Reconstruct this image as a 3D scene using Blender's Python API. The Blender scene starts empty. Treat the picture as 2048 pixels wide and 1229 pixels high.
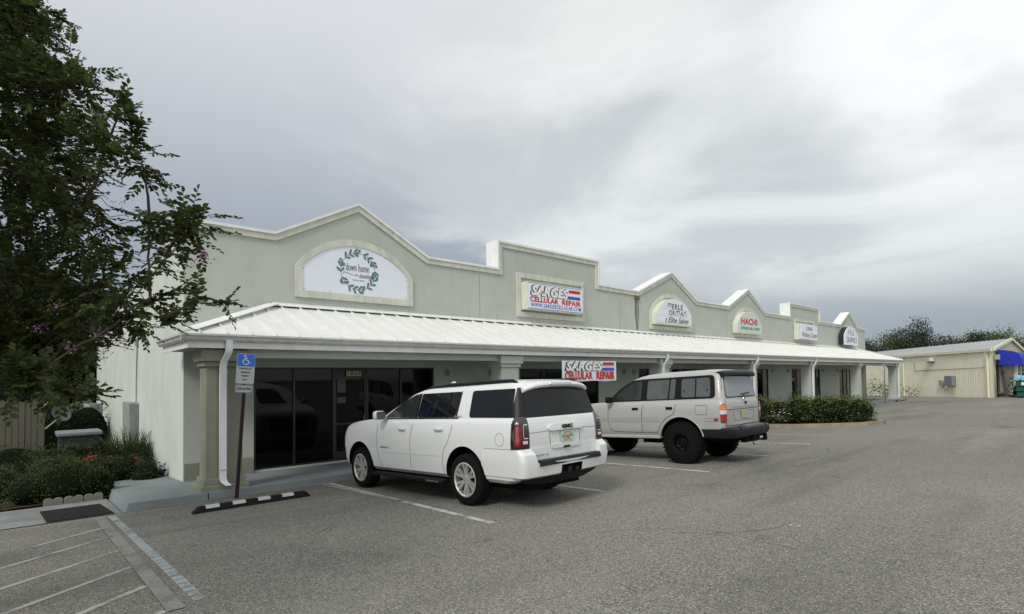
import bpy, bmesh, math, random
import numpy as np
from mathutils import Vector, Matrix
random.seed(7); RNG = np.random.default_rng(11)
scn = bpy.context.scene
COL = scn.collection
rad = math.radians

# ------------------------------------------------------------------ helpers
def zg(x, y):
    """height of the asphalt: the lot falls gently towards the shops"""
    yc = max(-25.0, min(36.0, y))
    return 0.47 - 0.05 * yc

WM = {}   # world matrix bookkeeping
def tag(o, label=None, cat=None, group=None, kind=None):
    if label: o['label'] = label
    if cat: o['category'] = cat
    if group: o['group'] = group
    if kind: o['kind'] = kind
    return o

def thing(name, label, cat, loc=(0, 0, 0), rot=None, group=None):
    o = bpy.data.objects.new(name, None); COL.objects.link(o)
    o.empty_display_size = 0.2
    M = Matrix.Translation(loc)
    if rot is not None: M = M @ rot.to_4x4()
    o.matrix_world = M; WM[o.name] = M.copy()
    return tag(o, label, cat, group)

class MB:
    def __init__(s): s.v = []; s.f = []; s.m = []; s.mi = 0
    def add(s, vs, fs):
        b = len(s.v); s.v += [tuple(p) for p in vs]
        for f in fs: s.f.append(tuple(b + i for i in f)); s.m.append(s.mi)
    def box(s, x0, x1, y0, y1, z0, z1, M=None):
        vs = [Vector(p) for p in ((x0,y0,z0),(x1,y0,z0),(x1,y1,z0),(x0,y1,z0),(x0,y0,z1),(x1,y0,z1),(x1,y1,z1),(x0,y1,z1))]
        if M is not None: vs = [M @ p for p in vs]
        s.add(vs, [(3,2,1,0),(4,5,6,7),(0,1,5,4),(1,2,6,5),(2,3,7,6),(3,0,4,7)])
    def hexa(s, vs):
        s.add(vs, [(3,2,1,0),(4,5,6,7),(0,1,5,4),(1,2,6,5),(2,3,7,6),(3,0,4,7)])
    def rbox(s, x0, x1, y0, y1, z0, z1, r=.02, M=None):
        """box with chamfered vertical and horizontal edges"""
        bm = bmesh.new(); bmesh.ops.create_cube(bm, size=1)
        for v in bm.verts:
            v.co = Vector(((x0+x1)/2 + v.co.x*(x1-x0), (y0+y1)/2 + v.co.y*(y1-y0), (z0+z1)/2 + v.co.z*(z1-z0)))
        bmesh.ops.bevel(bm, geom=bm.edges[:], offset=r, segments=2, profile=.5, affect='EDGES', clamp_overlap=True)
        s.addbm(bm, M)
    def addbm(s, bm, M=None):
        bm.verts.index_update()
        vs = [(M @ v.co) if M is not None else v.co.copy() for v in bm.verts]
        s.add(vs, [tuple(v.index for v in f.verts) for f in bm.faces]); bm.free()
    def prism(s, poly, a, b, axis='y', M=None):
        """extrude 2D poly. axis y: poly=(x,z); axis z: poly=(x,y); axis x: poly=(y,z)"""
        n = len(poly)
        def P(p, t):
            q = {'y': (p[0], t, p[1]), 'z': (p[0], p[1], t), 'x': (t, p[0], p[1])}[axis]
            q = Vector(q); return M @ q if M is not None else q
        vs = [P(p, a) for p in poly] + [P(p, b) for p in poly]
        fs = [tuple(range(n))[::-1], tuple(range(n, 2*n))] + [(i, (i+1) % n, n+(i+1) % n, n+i) for i in range(n)]
        s.add(vs, fs)
    def tube(s, pts, r, seg=8, cap=True, M=None):
        pts = [Vector(p) for p in pts]; n = len(pts)
        rs = r if isinstance(r, (list, tuple)) else [r]*n
        b = len(s.v); prev = None
        for i, p in enumerate(pts):
            d = (pts[min(i+1, n-1)] - pts[max(i-1, 0)])
            if d.length < 1e-9: d = Vector((0, 0, 1))
            d.normalize()
            if prev is None:
                a = Vector((0, 0, 1)) if abs(d.z) < .9 else Vector((1, 0, 0))
                u = d.cross(a).normalized()
            else:
                u = (prev - d * prev.dot(d)); u = u.normalized() if u.length > 1e-6 else d.orthogonal().normalized()
            prev = u; w = d.cross(u)
            for k in range(seg):
                t = 2*math.pi*k/seg; q = p + (u*math.cos(t) + w*math.sin(t))*rs[i]
                s.v.append(tuple(M @ q if M is not None else q))
        for i in range(n-1):
            for k in range(seg):
                k2 = (k+1) % seg
                s.f.append((b+i*seg+k, b+i*seg+k2, b+(i+1)*seg+k2, b+(i+1)*seg+k)); s.m.append(s.mi)
        if cap:
            s.f.append(tuple(b+k for k in range(seg))[::-1]); s.m.append(s.mi)
            s.f.append(tuple(b+(n-1)*seg+k for k in range(seg))); s.m.append(s.mi)
    def lathe(s, prof, seg=32, M=None, closed=False):
        """prof: (radius, along) revolved about local X axis"""
        b = len(s.v); n = len(prof)
        for (r, a) in prof:
            for k in range(seg):
                t = 2*math.pi*k/seg; q = Vector((a, r*math.cos(t), r*math.sin(t)))
                s.v.append(tuple(M @ q if M is not None else q))
        for i in range(n if closed else n-1):
            j = (i+1) % n
            for k in range(seg):
                k2 = (k+1) % seg
                s.f.append((b+i*seg+k, b+i*seg+k2, b+j*seg+k2, b+j*seg+k)); s.m.append(s.mi)
    def grid(s, fn, us, vs_):
        b = len(s.v)
        for u in us:
            for v in vs_: s.v.append(tuple(fn(u, v)))
        m = len(vs_)
        for i in range(len(us)-1):
            for j in range(m-1):
                s.f.append((b+i*m+j, b+(i+1)*m+j, b+(i+1)*m+j+1, b+i*m+j+1)); s.m.append(s.mi)
    def pair(s, name, mats, parent, **k):
        """the part as given and its twin on the other flank of the car"""
        s.build(name, mats, parent, local=True, **k); o = MB(); o.v = [(-x, y, z) for x, y, z in s.v]; o.f = list(s.f); o.m = list(s.m)
        o.build(name, mats, parent, local=True, **k)
    def build(s, name, mats, parent=None, local=False, smooth=False, normals=False, bevel=0, angle=35):
        me = bpy.data.meshes.new(name)
        vs = s.v
        if parent is not None and not local:
            inv = WM[parent.name].inverted(); vs = [tuple(inv @ Vector(p)) for p in vs]
        me.from_pydata(vs, [], s.f)
        mats = mats if isinstance(mats, (list, tuple)) else [mats]
        for m in mats: me.materials.append(m)
        if any(s.m): me.polygons.foreach_set('material_index', s.m)
        if normals or True:
            bm = bmesh.new(); bm.from_mesh(me)
            bmesh.ops.remove_doubles(bm, verts=bm.verts, dist=1e-5) if smooth else None
            bmesh.ops.recalc_face_normals(bm, faces=bm.faces); bm.to_mesh(me); bm.free()
        if smooth:
            me.polygons.foreach_set('use_smooth', [True]*len(me.polygons))
            try: me.set_sharp_from_angle(angle=rad(angle))
            except Exception: pass
        me.update()
        o = bpy.data.objects.new(name, me); COL.objects.link(o)
        if parent is not None:
            o.parent = parent; WM[o.name] = WM[parent.name].copy()
        else: WM[o.name] = Matrix.Identity(4)
        if bevel:
            bv = o.modifiers.new('bevel', 'BEVEL'); bv.width = bevel; bv.segments = 2; bv.limit_method = 'ANGLE'; bv.angle_limit = rad(40)
        return o

def bool_cut(o, cutters):
    """cut meshes out of o and bake the result (the cutters do not stay in the scene)"""
    tmp = []
    for mb, mat in cutters:
        c = mb.build('cutter', mat, None); c.matrix_world = WM[o.name]; tmp.append(c)
        m = o.modifiers.new('cut', 'BOOLEAN'); m.operation = 'DIFFERENCE'; m.object = c; m.solver = 'EXACT'
        try: m.material_mode = 'TRANSFER'
        except Exception: pass
    bpy.context.view_layer.update()
    dg = bpy.context.evaluated_depsgraph_get()
    me = bpy.data.meshes.new_from_object(o.evaluated_get(dg), preserve_all_data_layers=True, depsgraph=dg)
    o.modifiers.clear(); old = o.data; o.data = me; me.name = old.name
    try: me.set_sharp_from_angle(angle=rad(32))
    except Exception: pass
    for c in tmp: bpy.data.objects.remove(c, do_unlink=True)

# ------------------------------------------------------------------ materials
MAT = {}
def nodes(m): return m.node_tree.nodes, m.node_tree.links
def mat(name, col, rough=.6, spec=.5, metal=0, noise=0, nscale=8, bump=0, bscale=60, coat=0, streak=0, col2=None, emis=0, island=0, trans=0, nd=4):
    if name in MAT: return MAT[name]
    m = bpy.data.materials.new(name); m.use_nodes = True; N, L = nodes(m)
    b = N['Principled BSDF']; b.inputs['Base Color'].default_value = (*col, 1)
    b.inputs['Roughness'].default_value = rough; b.inputs['Specular IOR Level'].default_value = spec
    b.inputs['Metallic'].default_value = metal
    if coat: b.inputs['Coat Weight'].default_value = coat; b.inputs['Coat Roughness'].default_value = .04
    geo = N.new('ShaderNodeTexCoord')
    src = None
    def mix(a, bcol, fac, mode='MIX'):
        x = N.new('ShaderNodeMix'); x.data_type = 'RGBA'; x.blend_type = mode
        if a is None: x.inputs[6].default_value = (*col, 1)
        else: L.new(a, x.inputs[6])
        x.inputs[7].default_value = (*bcol, 1)
        if isinstance(fac, (int, float)): x.inputs[0].default_value = fac
        else: L.new(fac, x.inputs[0])
        return x.outputs[2]
    def nz(scale, det=4, vec=None, rr=(.4, .6)):
        n = N.new('ShaderNodeTexNoise'); n.inputs['Scale'].default_value = scale; n.inputs['Detail'].default_value = det
        L.new(vec if vec is not None else geo.outputs['Object'], n.inputs['Vector'])
        r = N.new('ShaderNodeMapRange'); r.inputs[1].default_value = rr[0]; r.inputs[2].default_value = rr[1]
        L.new(n.outputs[0], r.inputs[0]); return r.outputs[0]
    def scaled(f, k):
        q = N.new('ShaderNodeMath'); q.operation = 'MULTIPLY'; L.new(f, q.inputs[0]); q.inputs[1].default_value = k; return q.outputs[0]
    if noise:
        c2 = col2 if col2 else tuple(c*.6 for c in col)
        src = mix(src, c2, scaled(nz(nscale, nd), noise))
    if streak:
        mp = N.new('ShaderNodeMapping'); mp.inputs['Scale'].default_value = (2.3, 2.3, .22); L.new(geo.outputs['Object'], mp.inputs[0])
        src = mix(src, tuple(c*.62 for c in col), scaled(nz(2.2, 8, mp.outputs[0], (.47, .72)), streak))
    if island:
        gn = N.new('ShaderNodeNewGeometry')
        src = mix(src, col2 if col2 else tuple(c*1.8 for c in col), scaled(gn.outputs['Random Per Island'], island))
    if src is not None: L.new(src, b.inputs['Base Color'])
    if bump:
        n = N.new('ShaderNodeTexNoise'); n.inputs['Scale'].default_value = bscale; n.inputs['Detail'].default_value = 3
        L.new(geo.outputs['Object'], n.inputs['Vector'])
        bp = N.new('ShaderNodeBump'); bp.inputs['Strength'].default_value = bump; bp.inputs['Distance'].default_value = .01
        L.new(n.outputs[0], bp.inputs['Height']); L.new(bp.outputs[0], b.inputs['Normal'])
    if trans:
        b.inputs['Transmission Weight'].default_value = 0
        tr = N.new('ShaderNodeBsdfTranslucent')
        if src is not None: L.new(src, tr.inputs[0])
        else: tr.inputs[0].default_value = (*col, 1)
        ms = N.new('ShaderNodeMixShader'); ms.inputs[0].default_value = trans
        L.new(b.outputs[0], ms.inputs[1]); L.new(tr.outputs[0], ms.inputs[2]); L.new(ms.outputs[0], N['Material Output'].inputs[0])
    MAT[name] = m; return m

STUCCO = mat('stucco_sage', (.455, .48, .428), .9, .2, noise=.35, nscale=.9, bump=.5, bscale=45, streak=.11, nd=9, col2=(.375, .40, .35))
STUCCO_SIDE = mat('stucco_sage_sunlit', (.56, .60, .55), .9, .2, noise=.35, nscale=.9, bump=.5, bscale=45, streak=.07, nd=9, col2=(.46, .47, .38))  # the same stucco, its colour lightened for the sun on this side
SAGE_SHADED = mat('stucco_sage_shaded', (.25, .256, .20), .9, .2, noise=.25, nscale=3, bump=.5, bscale=50, streak=.3)  # sage paint again, with the shade under the canopy mixed into its colour
TRIM = mat('trim_cream', (.60, .60, .52), .7, .3, noise=.25, nscale=4, streak=.5, nd=8)
WHITE = mat('white_paint', (.76, .77, .75), .45, .4, noise=.12, nscale=3, streak=.25)
WMETAL = mat('white_metal_roof', (.72, .73, .705), .38, .5, noise=.3, nscale=1.3, nd=9, col2=(.60, .595, .52), streak=.12)
GUTTER = mat('gutter_white', (.60, .60, .56), .4, .5, noise=.35, nscale=5)
DSPOUT = mat('downspout_white', (.74, .76, .78), .35, .5, noise=.15, nscale=4)
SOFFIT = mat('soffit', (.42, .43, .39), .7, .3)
SIGNW = mat('sign_face_white', (.72, .76, .82), .35, .5, noise=.06, nscale=3)
SIGNC = mat('sign_face_cream', (.62, .64, .52), .5, .4, noise=.15, nscale=3)
SIGNG = mat('sign_face_grey', (.58, .62, .56), .4, .5)
GLASS = mat('dark_glass', (.002, .0025, .003), .03, .22)
GLASS2 = mat('blind_glass', (.10, .11, .10), .12, .5, noise=.5, nscale=2)
BRONZE = mat('bronze_frame', (.018, .016, .015), .4, .5)
BLACK = mat('black_plastic', (.007, .007, .008), .55, .2)
BLACKP = mat('black_bumper', (.013, .014, .017), .45, .25)
RUBBER = mat('tyre_rubber', (.007, .007, .007), .85, .12, bump=.3, bscale=80)
CHROME = mat('polished_rim', (.72, .70, .66), .28, .5, metal=.75)
DRIM = mat('black_rim', (.005, .005, .005), .5, .2)
DARK = mat('dark_underside', (.006, .006, .006), .9, .1)
CARW = mat('white_pearl_paint', (.68, .695, .68), .28, .5, coat=1)
CARG = mat('silver_beige_paint', (.385, .38, .365), .36, .5, coat=.45, noise=.10, nscale=2)
CARG2 = mat('silver_grey_paint', (.38, .385, .40), .33, .5, coat=.6)
CGLASS = mat('tinted_car_glass', (.003, .0035, .005), .02, .36)
CGLASS2 = mat('grey_car_glass', (.075, .085, .085), .04, .6, noise=.5, nscale=3)
CFRONT = mat('front_door_glass', (.02, .024, .026), .03, .6)
REDL = mat('tail_lamp_red', (.30, .008, .012), .28, .6, coat=1)
REDD = mat('tail_lamp_dark_red', (.09, .006, .009), .28, .5)
AMBER = mat('tail_lamp_amber', (.50, .13, .015), .25, .6, coat=1)
CLEAR = mat('tail_lamp_clear', (.62, .62, .63), .12, .7, coat=1)
CHROMEP = mat('chrome', (.7, .7, .72), .1, .5, metal=1)
SEAM = mat('panel_gap', (.035, .035, .035), .8, .2)
SEAMW = mat('white_panel_gap', (.17, .17, .17), .8, .2)
RED = mat('sign_red', (.50, .03, .03), .5, .4)
BLUE = mat('sign_blue', (.05, .09, .42), .5, .4)
INK = mat('ink_black', (.02, .02, .022), .5, .4)
INKB = mat('ink_brown', (.17, .12, .135), .6, .3)
WREATH = mat('wreath_green', (.085, .165, .16), .6, .3, noise=.5, nscale=30, col2=(.16, .26, .25))
GREENT = mat('letter_green', (.06, .26, .17), .5, .4)
MAROON = mat('letter_maroon', (.20, .07, .11), .5, .4)
HBLUE = mat('handicap_blue', (.015, .13, .52), .4, .5)
RETRO = mat('sign_white', (.40, .42, .43), .4, .5, noise=.1)
STEELP = mat('rusty_post', (.045, .032, .026), .7, .4, noise=.5, nscale=25)
CONC = mat('sidewalk_concrete', (.205, .235, .24), .85, .25, noise=.4, nscale=1.2, bump=.35, bscale=40, col2=(.13, .15, .155), nd=9)
CONCF = mat('curb_face', (.11, .125, .13), .9, .2, noise=.5, nscale=4, nd=8)
CONCP = mat('path_concrete', (.24, .255, .245), .9, .2, noise=.55, nscale=1.4, col2=(.13, .13, .12), nd=9)
CURBC = mat('curb_tan', (.30, .25, .18), .9, .2, noise=.5, nscale=3, bump=.4, nd=8)
SOIL = mat('mulch', (.05, .035, .025), .95, .1, noise=.6, nscale=20, bump=.8)
BARK = mat('bark', (.085, .062, .047), .9, .2, noise=.6, nscale=12, bump=.6)
LEAFD = mat('leaf_myrtle', (.018, .034, .010), .5, .35, island=1.0, col2=(.072, .10, .020), trans=.4)
LEAFHT = mat('leaf_hedge_new', (.07, .10, .02), .45, .35, island=1.0, col2=(.19, .22, .05), trans=.3)
LEAFY = mat('leaf_young', (.10, .14, .03), .5, .35, island=1.0, col2=(.06, .09, .02), trans=.4)
LEAFB = mat('leaf_backdrop_shaded', (.008, .014, .006), .7, .2, island=1.0, col2=(.018, .028, .012), trans=.1)  # near-black: the shade behind the fence is put into the leaf colour
LEAFH = mat('leaf_hedge', (.024, .040, .012), .45, .35, island=1.0, col2=(.105, .135, .030), trans=.25)
LEAFJ = mat('leaf_juniper', (.022, .036, .012), .6, .3, island=1.0, col2=(.070, .092, .028), trans=.2)
LEAFT = mat('leaf_far_tree', (.035, .055, .022), .7, .2, island=1.0, col2=(.080, .105, .038), trans=.2)
LEAFT2 = mat('leaf_far_tree_dark', (.022, .034, .020), .7, .2, island=1.0, col2=(.05, .065, .034), trans=.15)
LEAFT3 = mat('leaf_far_tree_light', (.075, .105, .035), .7, .2, island=1.0, col2=(.12, .155, .055), trans=.25)
LEAFJ2 = mat('leaf_juniper_light', (.035, .052, .015), .6, .3, island=.8, col2=(.105, .135, .042), trans=.25)
GRASS = mat('blade_green', (.030, .050, .018), .6, .3, island=1.0, col2=(.085, .115, .045), trans=.25)
PURPLE = mat('purple_leaf', (.03, .012, .035), .5, .4, island=1.0, col2=(.07, .03, .08))
REDF = mat('red_petal', (.60, .03, .02), .6, .3, island=.8, col2=(.75, .09, .06))
WHITEF = mat('white_petal', (.8, .8, .8), .6, .3)
PINKF = mat('pink_petal', (.30, .13, .25), .7, .2, island=1.0, col2=(.46, .25, .42))
SEED = mat('seed_head', (.05, .05, .025), .8, .2, island=1.0, col2=(.10, .05, .04))
WOOD = mat('weathered_wood', (.115, .11, .088), .85, .2, noise=.6, nscale=5, island=.4, col2=(.13, .12, .09), bump=.4)
YEL = mat('cream_metal_siding', (.85, .81, .62), .5, .4, noise=.15, nscale=1.5, streak=.1)
YELT = mat('cream_metal_trim', (.70, .67, .50), .45, .4)
ROOFG = mat('galvanised_roof', (.36, .37, .37), .45, .5, noise=.4, nscale=.8, streak=.3)
GREYM = mat('grey_metal_box', (.20, .21, .22), .5, .5, noise=.3, nscale=6)
GREYL = mat('pale_metal_box', (.33, .34, .32), .5, .5, noise=.4, nscale=5)
TEAL = mat('teal_box', (.02, .20, .22), .45, .5)
DGREEN = mat('dumpster_green', (.012, .085, .06), .5, .5, noise=.3)
LBLUE = mat('lid_blue', (.22, .50, .68), .5, .4)
AWN = mat('blue_awning', (.012, .028, .34), .6, .3, noise=.2, nscale=2)
DISHG = mat('dish_grey', (.10, .105, .11), .5, .4)
MATB = mat('black_rubber_mat', (.016, .014, .014), .9, .2, bump=.6, bscale=150)
PLATEC = mat('number_plate', (.50, .46, .22), .5, .4)
LICG = mat('licence_green', (.06, .18, .10), .5, .4)
ORANGE = mat('licence_orange', (.62, .16, .04), .5, .4)

def asphalt():
    m = bpy.data.materials.new('asphalt'); m.use_nodes = True; N, L = nodes(m); b = N['Principled BSDF']
    tc = N.new('ShaderNodeTexCoord'); O = tc.outputs['Object']
    def nz(scale, det, lo, hi, vec=O, rough=.5):
        n = N.new('ShaderNodeTexNoise'); n.inputs['Scale'].default_value = scale; n.inputs['Detail'].default_value = det; n.inputs['Roughness'].default_value = rough
        L.new(vec, n.inputs['Vector']); r = N.new('ShaderNodeMapRange'); r.inputs[1].default_value = lo; r.inputs[2].default_value = hi
        L.new(n.outputs[0], r.inputs[0]); return r.outputs[0]
    def mx(a, c, f, mode='MIX'):
        x = N.new('ShaderNodeMix'); x.data_type = 'RGBA'; x.blend_type = mode
        if isinstance(a, tuple): x.inputs[6].default_value = (*a, 1)
        else: L.new(a, x.inputs[6])
        if isinstance(c, tuple): x.inputs[7].default_value = (*c, 1)
        else: L.new(c, x.inputs[7])
        if isinstance(f, (int, float)): x.inputs[0].default_value = f
        else: L.new(f, x.inputs[0])
        return x.outputs[2]
    base = mx((.165, .160, .140), (.215, .208, .183), nz(.16, 5, .38, .62))
    base = mx(base, (.105, .101, .090), nz(.55, 7, .56, .74, rough=.6))
    # pale and dark aggregate chips
    vo = N.new('ShaderNodeTexVoronoi'); vo.inputs['Scale'].default_value = 95; L.new(O, vo.inputs['Vector'])
    rr = N.new('ShaderNodeMapRange'); rr.inputs[1].default_value = .62; rr.inputs[2].default_value = 1.0
    sp = N.new('ShaderNodeSeparateColor'); L.new(vo.outputs['Color'], sp.inputs[0]); L.new(sp.outputs[0], rr.inputs[0])
    base = mx(base, (.42, .40, .35), rr.outputs[0])
    rd = N.new('ShaderNodeMapRange'); rd.inputs[1].default_value = .55; rd.inputs[2].default_value = 1.0; L.new(sp.outputs[1], rd.inputs[0])
    base = mx(base, (.06, .058, .052), rd.outputs[0])
    v2 = N.new('ShaderNodeTexVoronoi'); v2.inputs['Scale'].default_value = 21; L.new(O, v2.inputs['Vector'])
    s2 = N.new('ShaderNodeSeparateColor'); L.new(v2.outputs['Color'], s2.inputs[0])
    r2 = N.new('ShaderNodeMapRange'); r2.inputs[1].default_value = .86; r2.inputs[2].default_value = 1.0; r2.inputs[4].default_value = .5; L.new(s2.outputs[0], r2.inputs[0])
    base = mx(base, (.26, .245, .21), r2.outputs[0])
    oil = nz(1.35, 3, .66, .76, rough=.5); qo = N.new('ShaderNodeMath'); qo.operation = 'MULTIPLY'; qo.inputs[1].default_value = .6; L.new(oil, qo.inputs[0])
    base = mx(base, (.055, .053, .048), qo.outputs[0])
    # worn wheel tracks and dark stains along the drive aisle and in the bays
    mp = N.new('ShaderNodeMapping'); mp.inputs['Scale'].default_value = (.12, .7, 1); L.new(O, mp.inputs[0])
    st = nz(1.0, 6, .52, .70, mp.outputs[0], .6)
    q = N.new('ShaderNodeMath'); q.operation = 'MULTIPLY'; q.inputs[1].default_value = .55; L.new(st, q.inputs[0])
    base = mx(base, (.090, .087, .078), q.outputs[0])
    mp2 = N.new('ShaderNodeMapping'); mp2.inputs['Scale'].default_value = (.10, .5, 1); mp2.inputs['Location'].default_value = (3, 5, 0); L.new(O, mp2.inputs[0])
    st2 = nz(1.1, 5, .55, .75, mp2.outputs[0], .6)
    q2 = N.new('ShaderNodeMath'); q2.operation = 'MULTIPLY'; q2.inputs[1].default_value = .45; L.new(st2, q2.inputs[0])
    base = mx(base, (.31, .30, .265), q2.outputs[0])
    L.new(base, b.inputs['Base Color']); b.inputs['Roughness'].default_value = .93; b.inputs['Specular IOR Level'].default_value = .2
    bp = N.new('ShaderNodeBump'); bp.inputs['Strength'].default_value = .5; bp.inputs['Distance'].default_value = .006
    L.new(vo.outputs['Distance'], bp.inputs['Height']); L.new(bp.outputs[0], b.inputs['Normal'])
    return m
ASPH = asphalt()

def paint(name, col, wear=.5):
    """worn road paint: asphalt shows where the noise has eaten it"""
    m = bpy.data.materials.new(name); m.use_nodes = True; N, L = nodes(m); b = N['Principled BSDF']
    tc = N.new('ShaderNodeTexCoord')
    n = N.new('ShaderNodeTexNoise'); n.inputs['Scale'].default_value = 38; n.inputs['Detail'].default_value = 6; n.inputs['Roughness'].default_value = .7; L.new(tc.outputs['Object'], n.inputs[0])
    n2 = N.new('ShaderNodeTexNoise'); n2.inputs['Scale'].default_value = 3; n2.inputs['Detail'].default_value = 3; L.new(tc.outputs['Object'], n2.inputs[0])
    a = N.new('ShaderNodeMath'); a.operation = 'ADD'; L.new(n.outputs[0], a.inputs[0]); L.new(n2.outputs[0], a.inputs[1])
    r = N.new('ShaderNodeMapRange'); r.inputs[1].default_value = .55+wear*.6; r.inputs[2].default_value = .80+wear*.6; L.new(a.outputs[0], r.inputs[0])
    x = N.new('ShaderNodeMix'); x.data_type = 'RGBA'; x.inputs[6].default_value = (.17, .165, .145, 1); x.inputs[7].default_value = (*col, 1)
    L.new(r.outputs[0], x.inputs[0]); L.new(x.outputs[2], b.inputs['Base Color']); b.inputs['Roughness'].default_value = .85
    b.inputs['Specular IOR Level'].default_value = .2
    return m
PWHITE = paint('worn_white_paint', (.52, .52, .49), .42)
PWHITE2 = paint('faded_white_paint', (.42, .41, .38), .36)
PGREY = paint('old_grey_paint', (.27, .265, .24), .42)
PBLUE = paint('worn_blue_paint', (.36, .405, .405), .38)

# ------------------------------------------------------------------ text and strokes
def text_mesh(body, shear=0, offset=0, extrude=.01, spacing=1.0):
    cu = bpy.data.curves.new('t', 'FONT'); cu.body = body; cu.shear = shear; cu.offset = offset; cu.extrude = extrude; cu.resolution_u = 3; cu.space_character = spacing
    cu.align_x = 'LEFT'
    o = bpy.data.objects.new('t', cu); COL.objects.link(o)
    dg = bpy.context.evaluated_depsgraph_get()
    me = bpy.data.meshes.new_from_object(o.evaluated_get(dg)); bpy.data.objects.remove(o, do_unlink=True)
    return me
def text(mb, body, x0, x1, z0, z1, y, depth=.006, shear=0, offset=0, spacing=1.0, M=None):
    """letters fitted to the rectangle x0..x1, z0..z1, on the plane y, facing -y"""
    me = text_mesh(body, shear, offset, .01, spacing)
    co = np.array([v.co for v in me.vertices]); lo = co.min(0); hi = co.max(0)
    vs = []
    for c in co:
        p = Vector((x0 + (c[0]-lo[0])/(hi[0]-lo[0])*(x1-x0), y - (depth if c[2] > 0 else 0), z0 + (c[1]-lo[1])/(hi[1]-lo[1])*(z1-z0)))
        vs.append(M @ p if M is not None else p)
    mb.add(vs, [tuple(p.vertices) for p in me.polygons]); bpy.data.meshes.remove(me)
def stroke(mb, pts, w, y, depth=.005, M=None, flare=None):
    """flat ribbon pen stroke on plane y"""
    P = [Vector((p[0], 0, p[1])) for p in pts]; n = len(P)
    L_, R_ = [], []
    for i in range(n):
        d = (P[min(i+1, n-1)] - P[max(i-1, 0)]).normalized(); nrm = Vector((-d.z, 0, d.x))
        ww = w if flare is None else w*flare(i/(n-1))
        L_.append(P[i] + nrm*ww/2); R_.append(P[i] - nrm*ww/2)
    for i in range(n-1):
        q = [L_[i], R_[i], R_[i+1], L_[i+1]]
        vs = [Vector((p.x, y, p.z)) for p in q] + [Vector((p.x, y-depth, p.z)) for p in q]
        if M is not None: vs = [M @ v for v in vs]
        mb.hexa(vs)

# ------------------------------------------------------------------ foliage
def leaf_arrays(pos, d, nrm, Ln, Wd, fold=.25, six=False):
    d = d/np.linalg.norm(d, axis=1, keepdims=True)
    s = np.cross(d, nrm); s /= (np.linalg.norm(s, axis=1, keepdims=True)+1e-9); n = np.cross(s, d)
    Ln = Ln[:, None]; Wd = Wd[:, None]
    if six:
        V = np.stack([pos, pos+d*Ln*.28+s*Wd*.46+n*Wd*fold, pos+d*Ln*.66+s*Wd*.42+n*Wd*fold, pos+d*Ln - n*Ln*.08,
                      pos+d*Ln*.66-s*Wd*.42+n*Wd*fold, pos+d*Ln*.28-s*Wd*.46+n*Wd*fold], 1)
        F = np.array([[0, 1, 2, 3], [0, 3, 4, 5]])
    else:
        V = np.stack([pos, pos+d*Ln*.45+s*Wd*.5+n*Wd*fold, pos+d*Ln, pos+d*Ln*.45-s*Wd*.5+n*Wd*fold], 1)
        F = np.array([[0, 1, 2, 3]])
    N, k = V.shape[:2]
    Fa = (F[None] + (np.arange(N)*k)[:, None, None]).reshape(-1, 4)
    return V.reshape(-1, 3), Fa
def fast_mesh(name, V, F, mats, parent=None, midx=None, smooth=False):
    if parent is not None:
        inv = np.array(WM[parent.name].inverted()); V = V @ inv[:3, :3].T + inv[:3, 3]
    me = bpy.data.meshes.new(name); me.vertices.add(len(V)); me.vertices.foreach_set('co', np.ascontiguousarray(V, dtype=np.float32).ravel())
    n = len(F); me.loops.add(n*4); me.loops.foreach_set('vertex_index', F.ravel().astype(np.int32))
    me.polygons.add(n); me.polygons.foreach_set('loop_start', (np.arange(n)*4).astype(np.int32)); me.polygons.foreach_set('loop_total', np.full(n, 4, dtype=np.int32))
    for m in (mats if isinstance(mats, (list, tuple)) else [mats]): me.materials.append(m)
    if midx is not None: me.polygons.foreach_set('material_index', midx.astype(np.int32))
    me.update(calc_edges=True); me.validate()
    o = bpy.data.objects.new(name, me); COL.objects.link(o)
    if parent is not None: o.parent = parent; WM[o.name] = WM[parent.name].copy()
    else: WM[o.name] = Matrix.Identity(4)
    return o
def rdir(n, up=0.):
    v = RNG.normal(size=(n, 3)); v[:, 2] += up; return v/np.linalg.norm(v, axis=1, keepdims=True)
def blob_points(center, radii, n, shell=.55):
    u = rdir(n); r = shell + (1-shell)*RNG.random(n)**.6
    return np.array(center) + u*r[:, None]*np.array(radii), u
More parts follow.
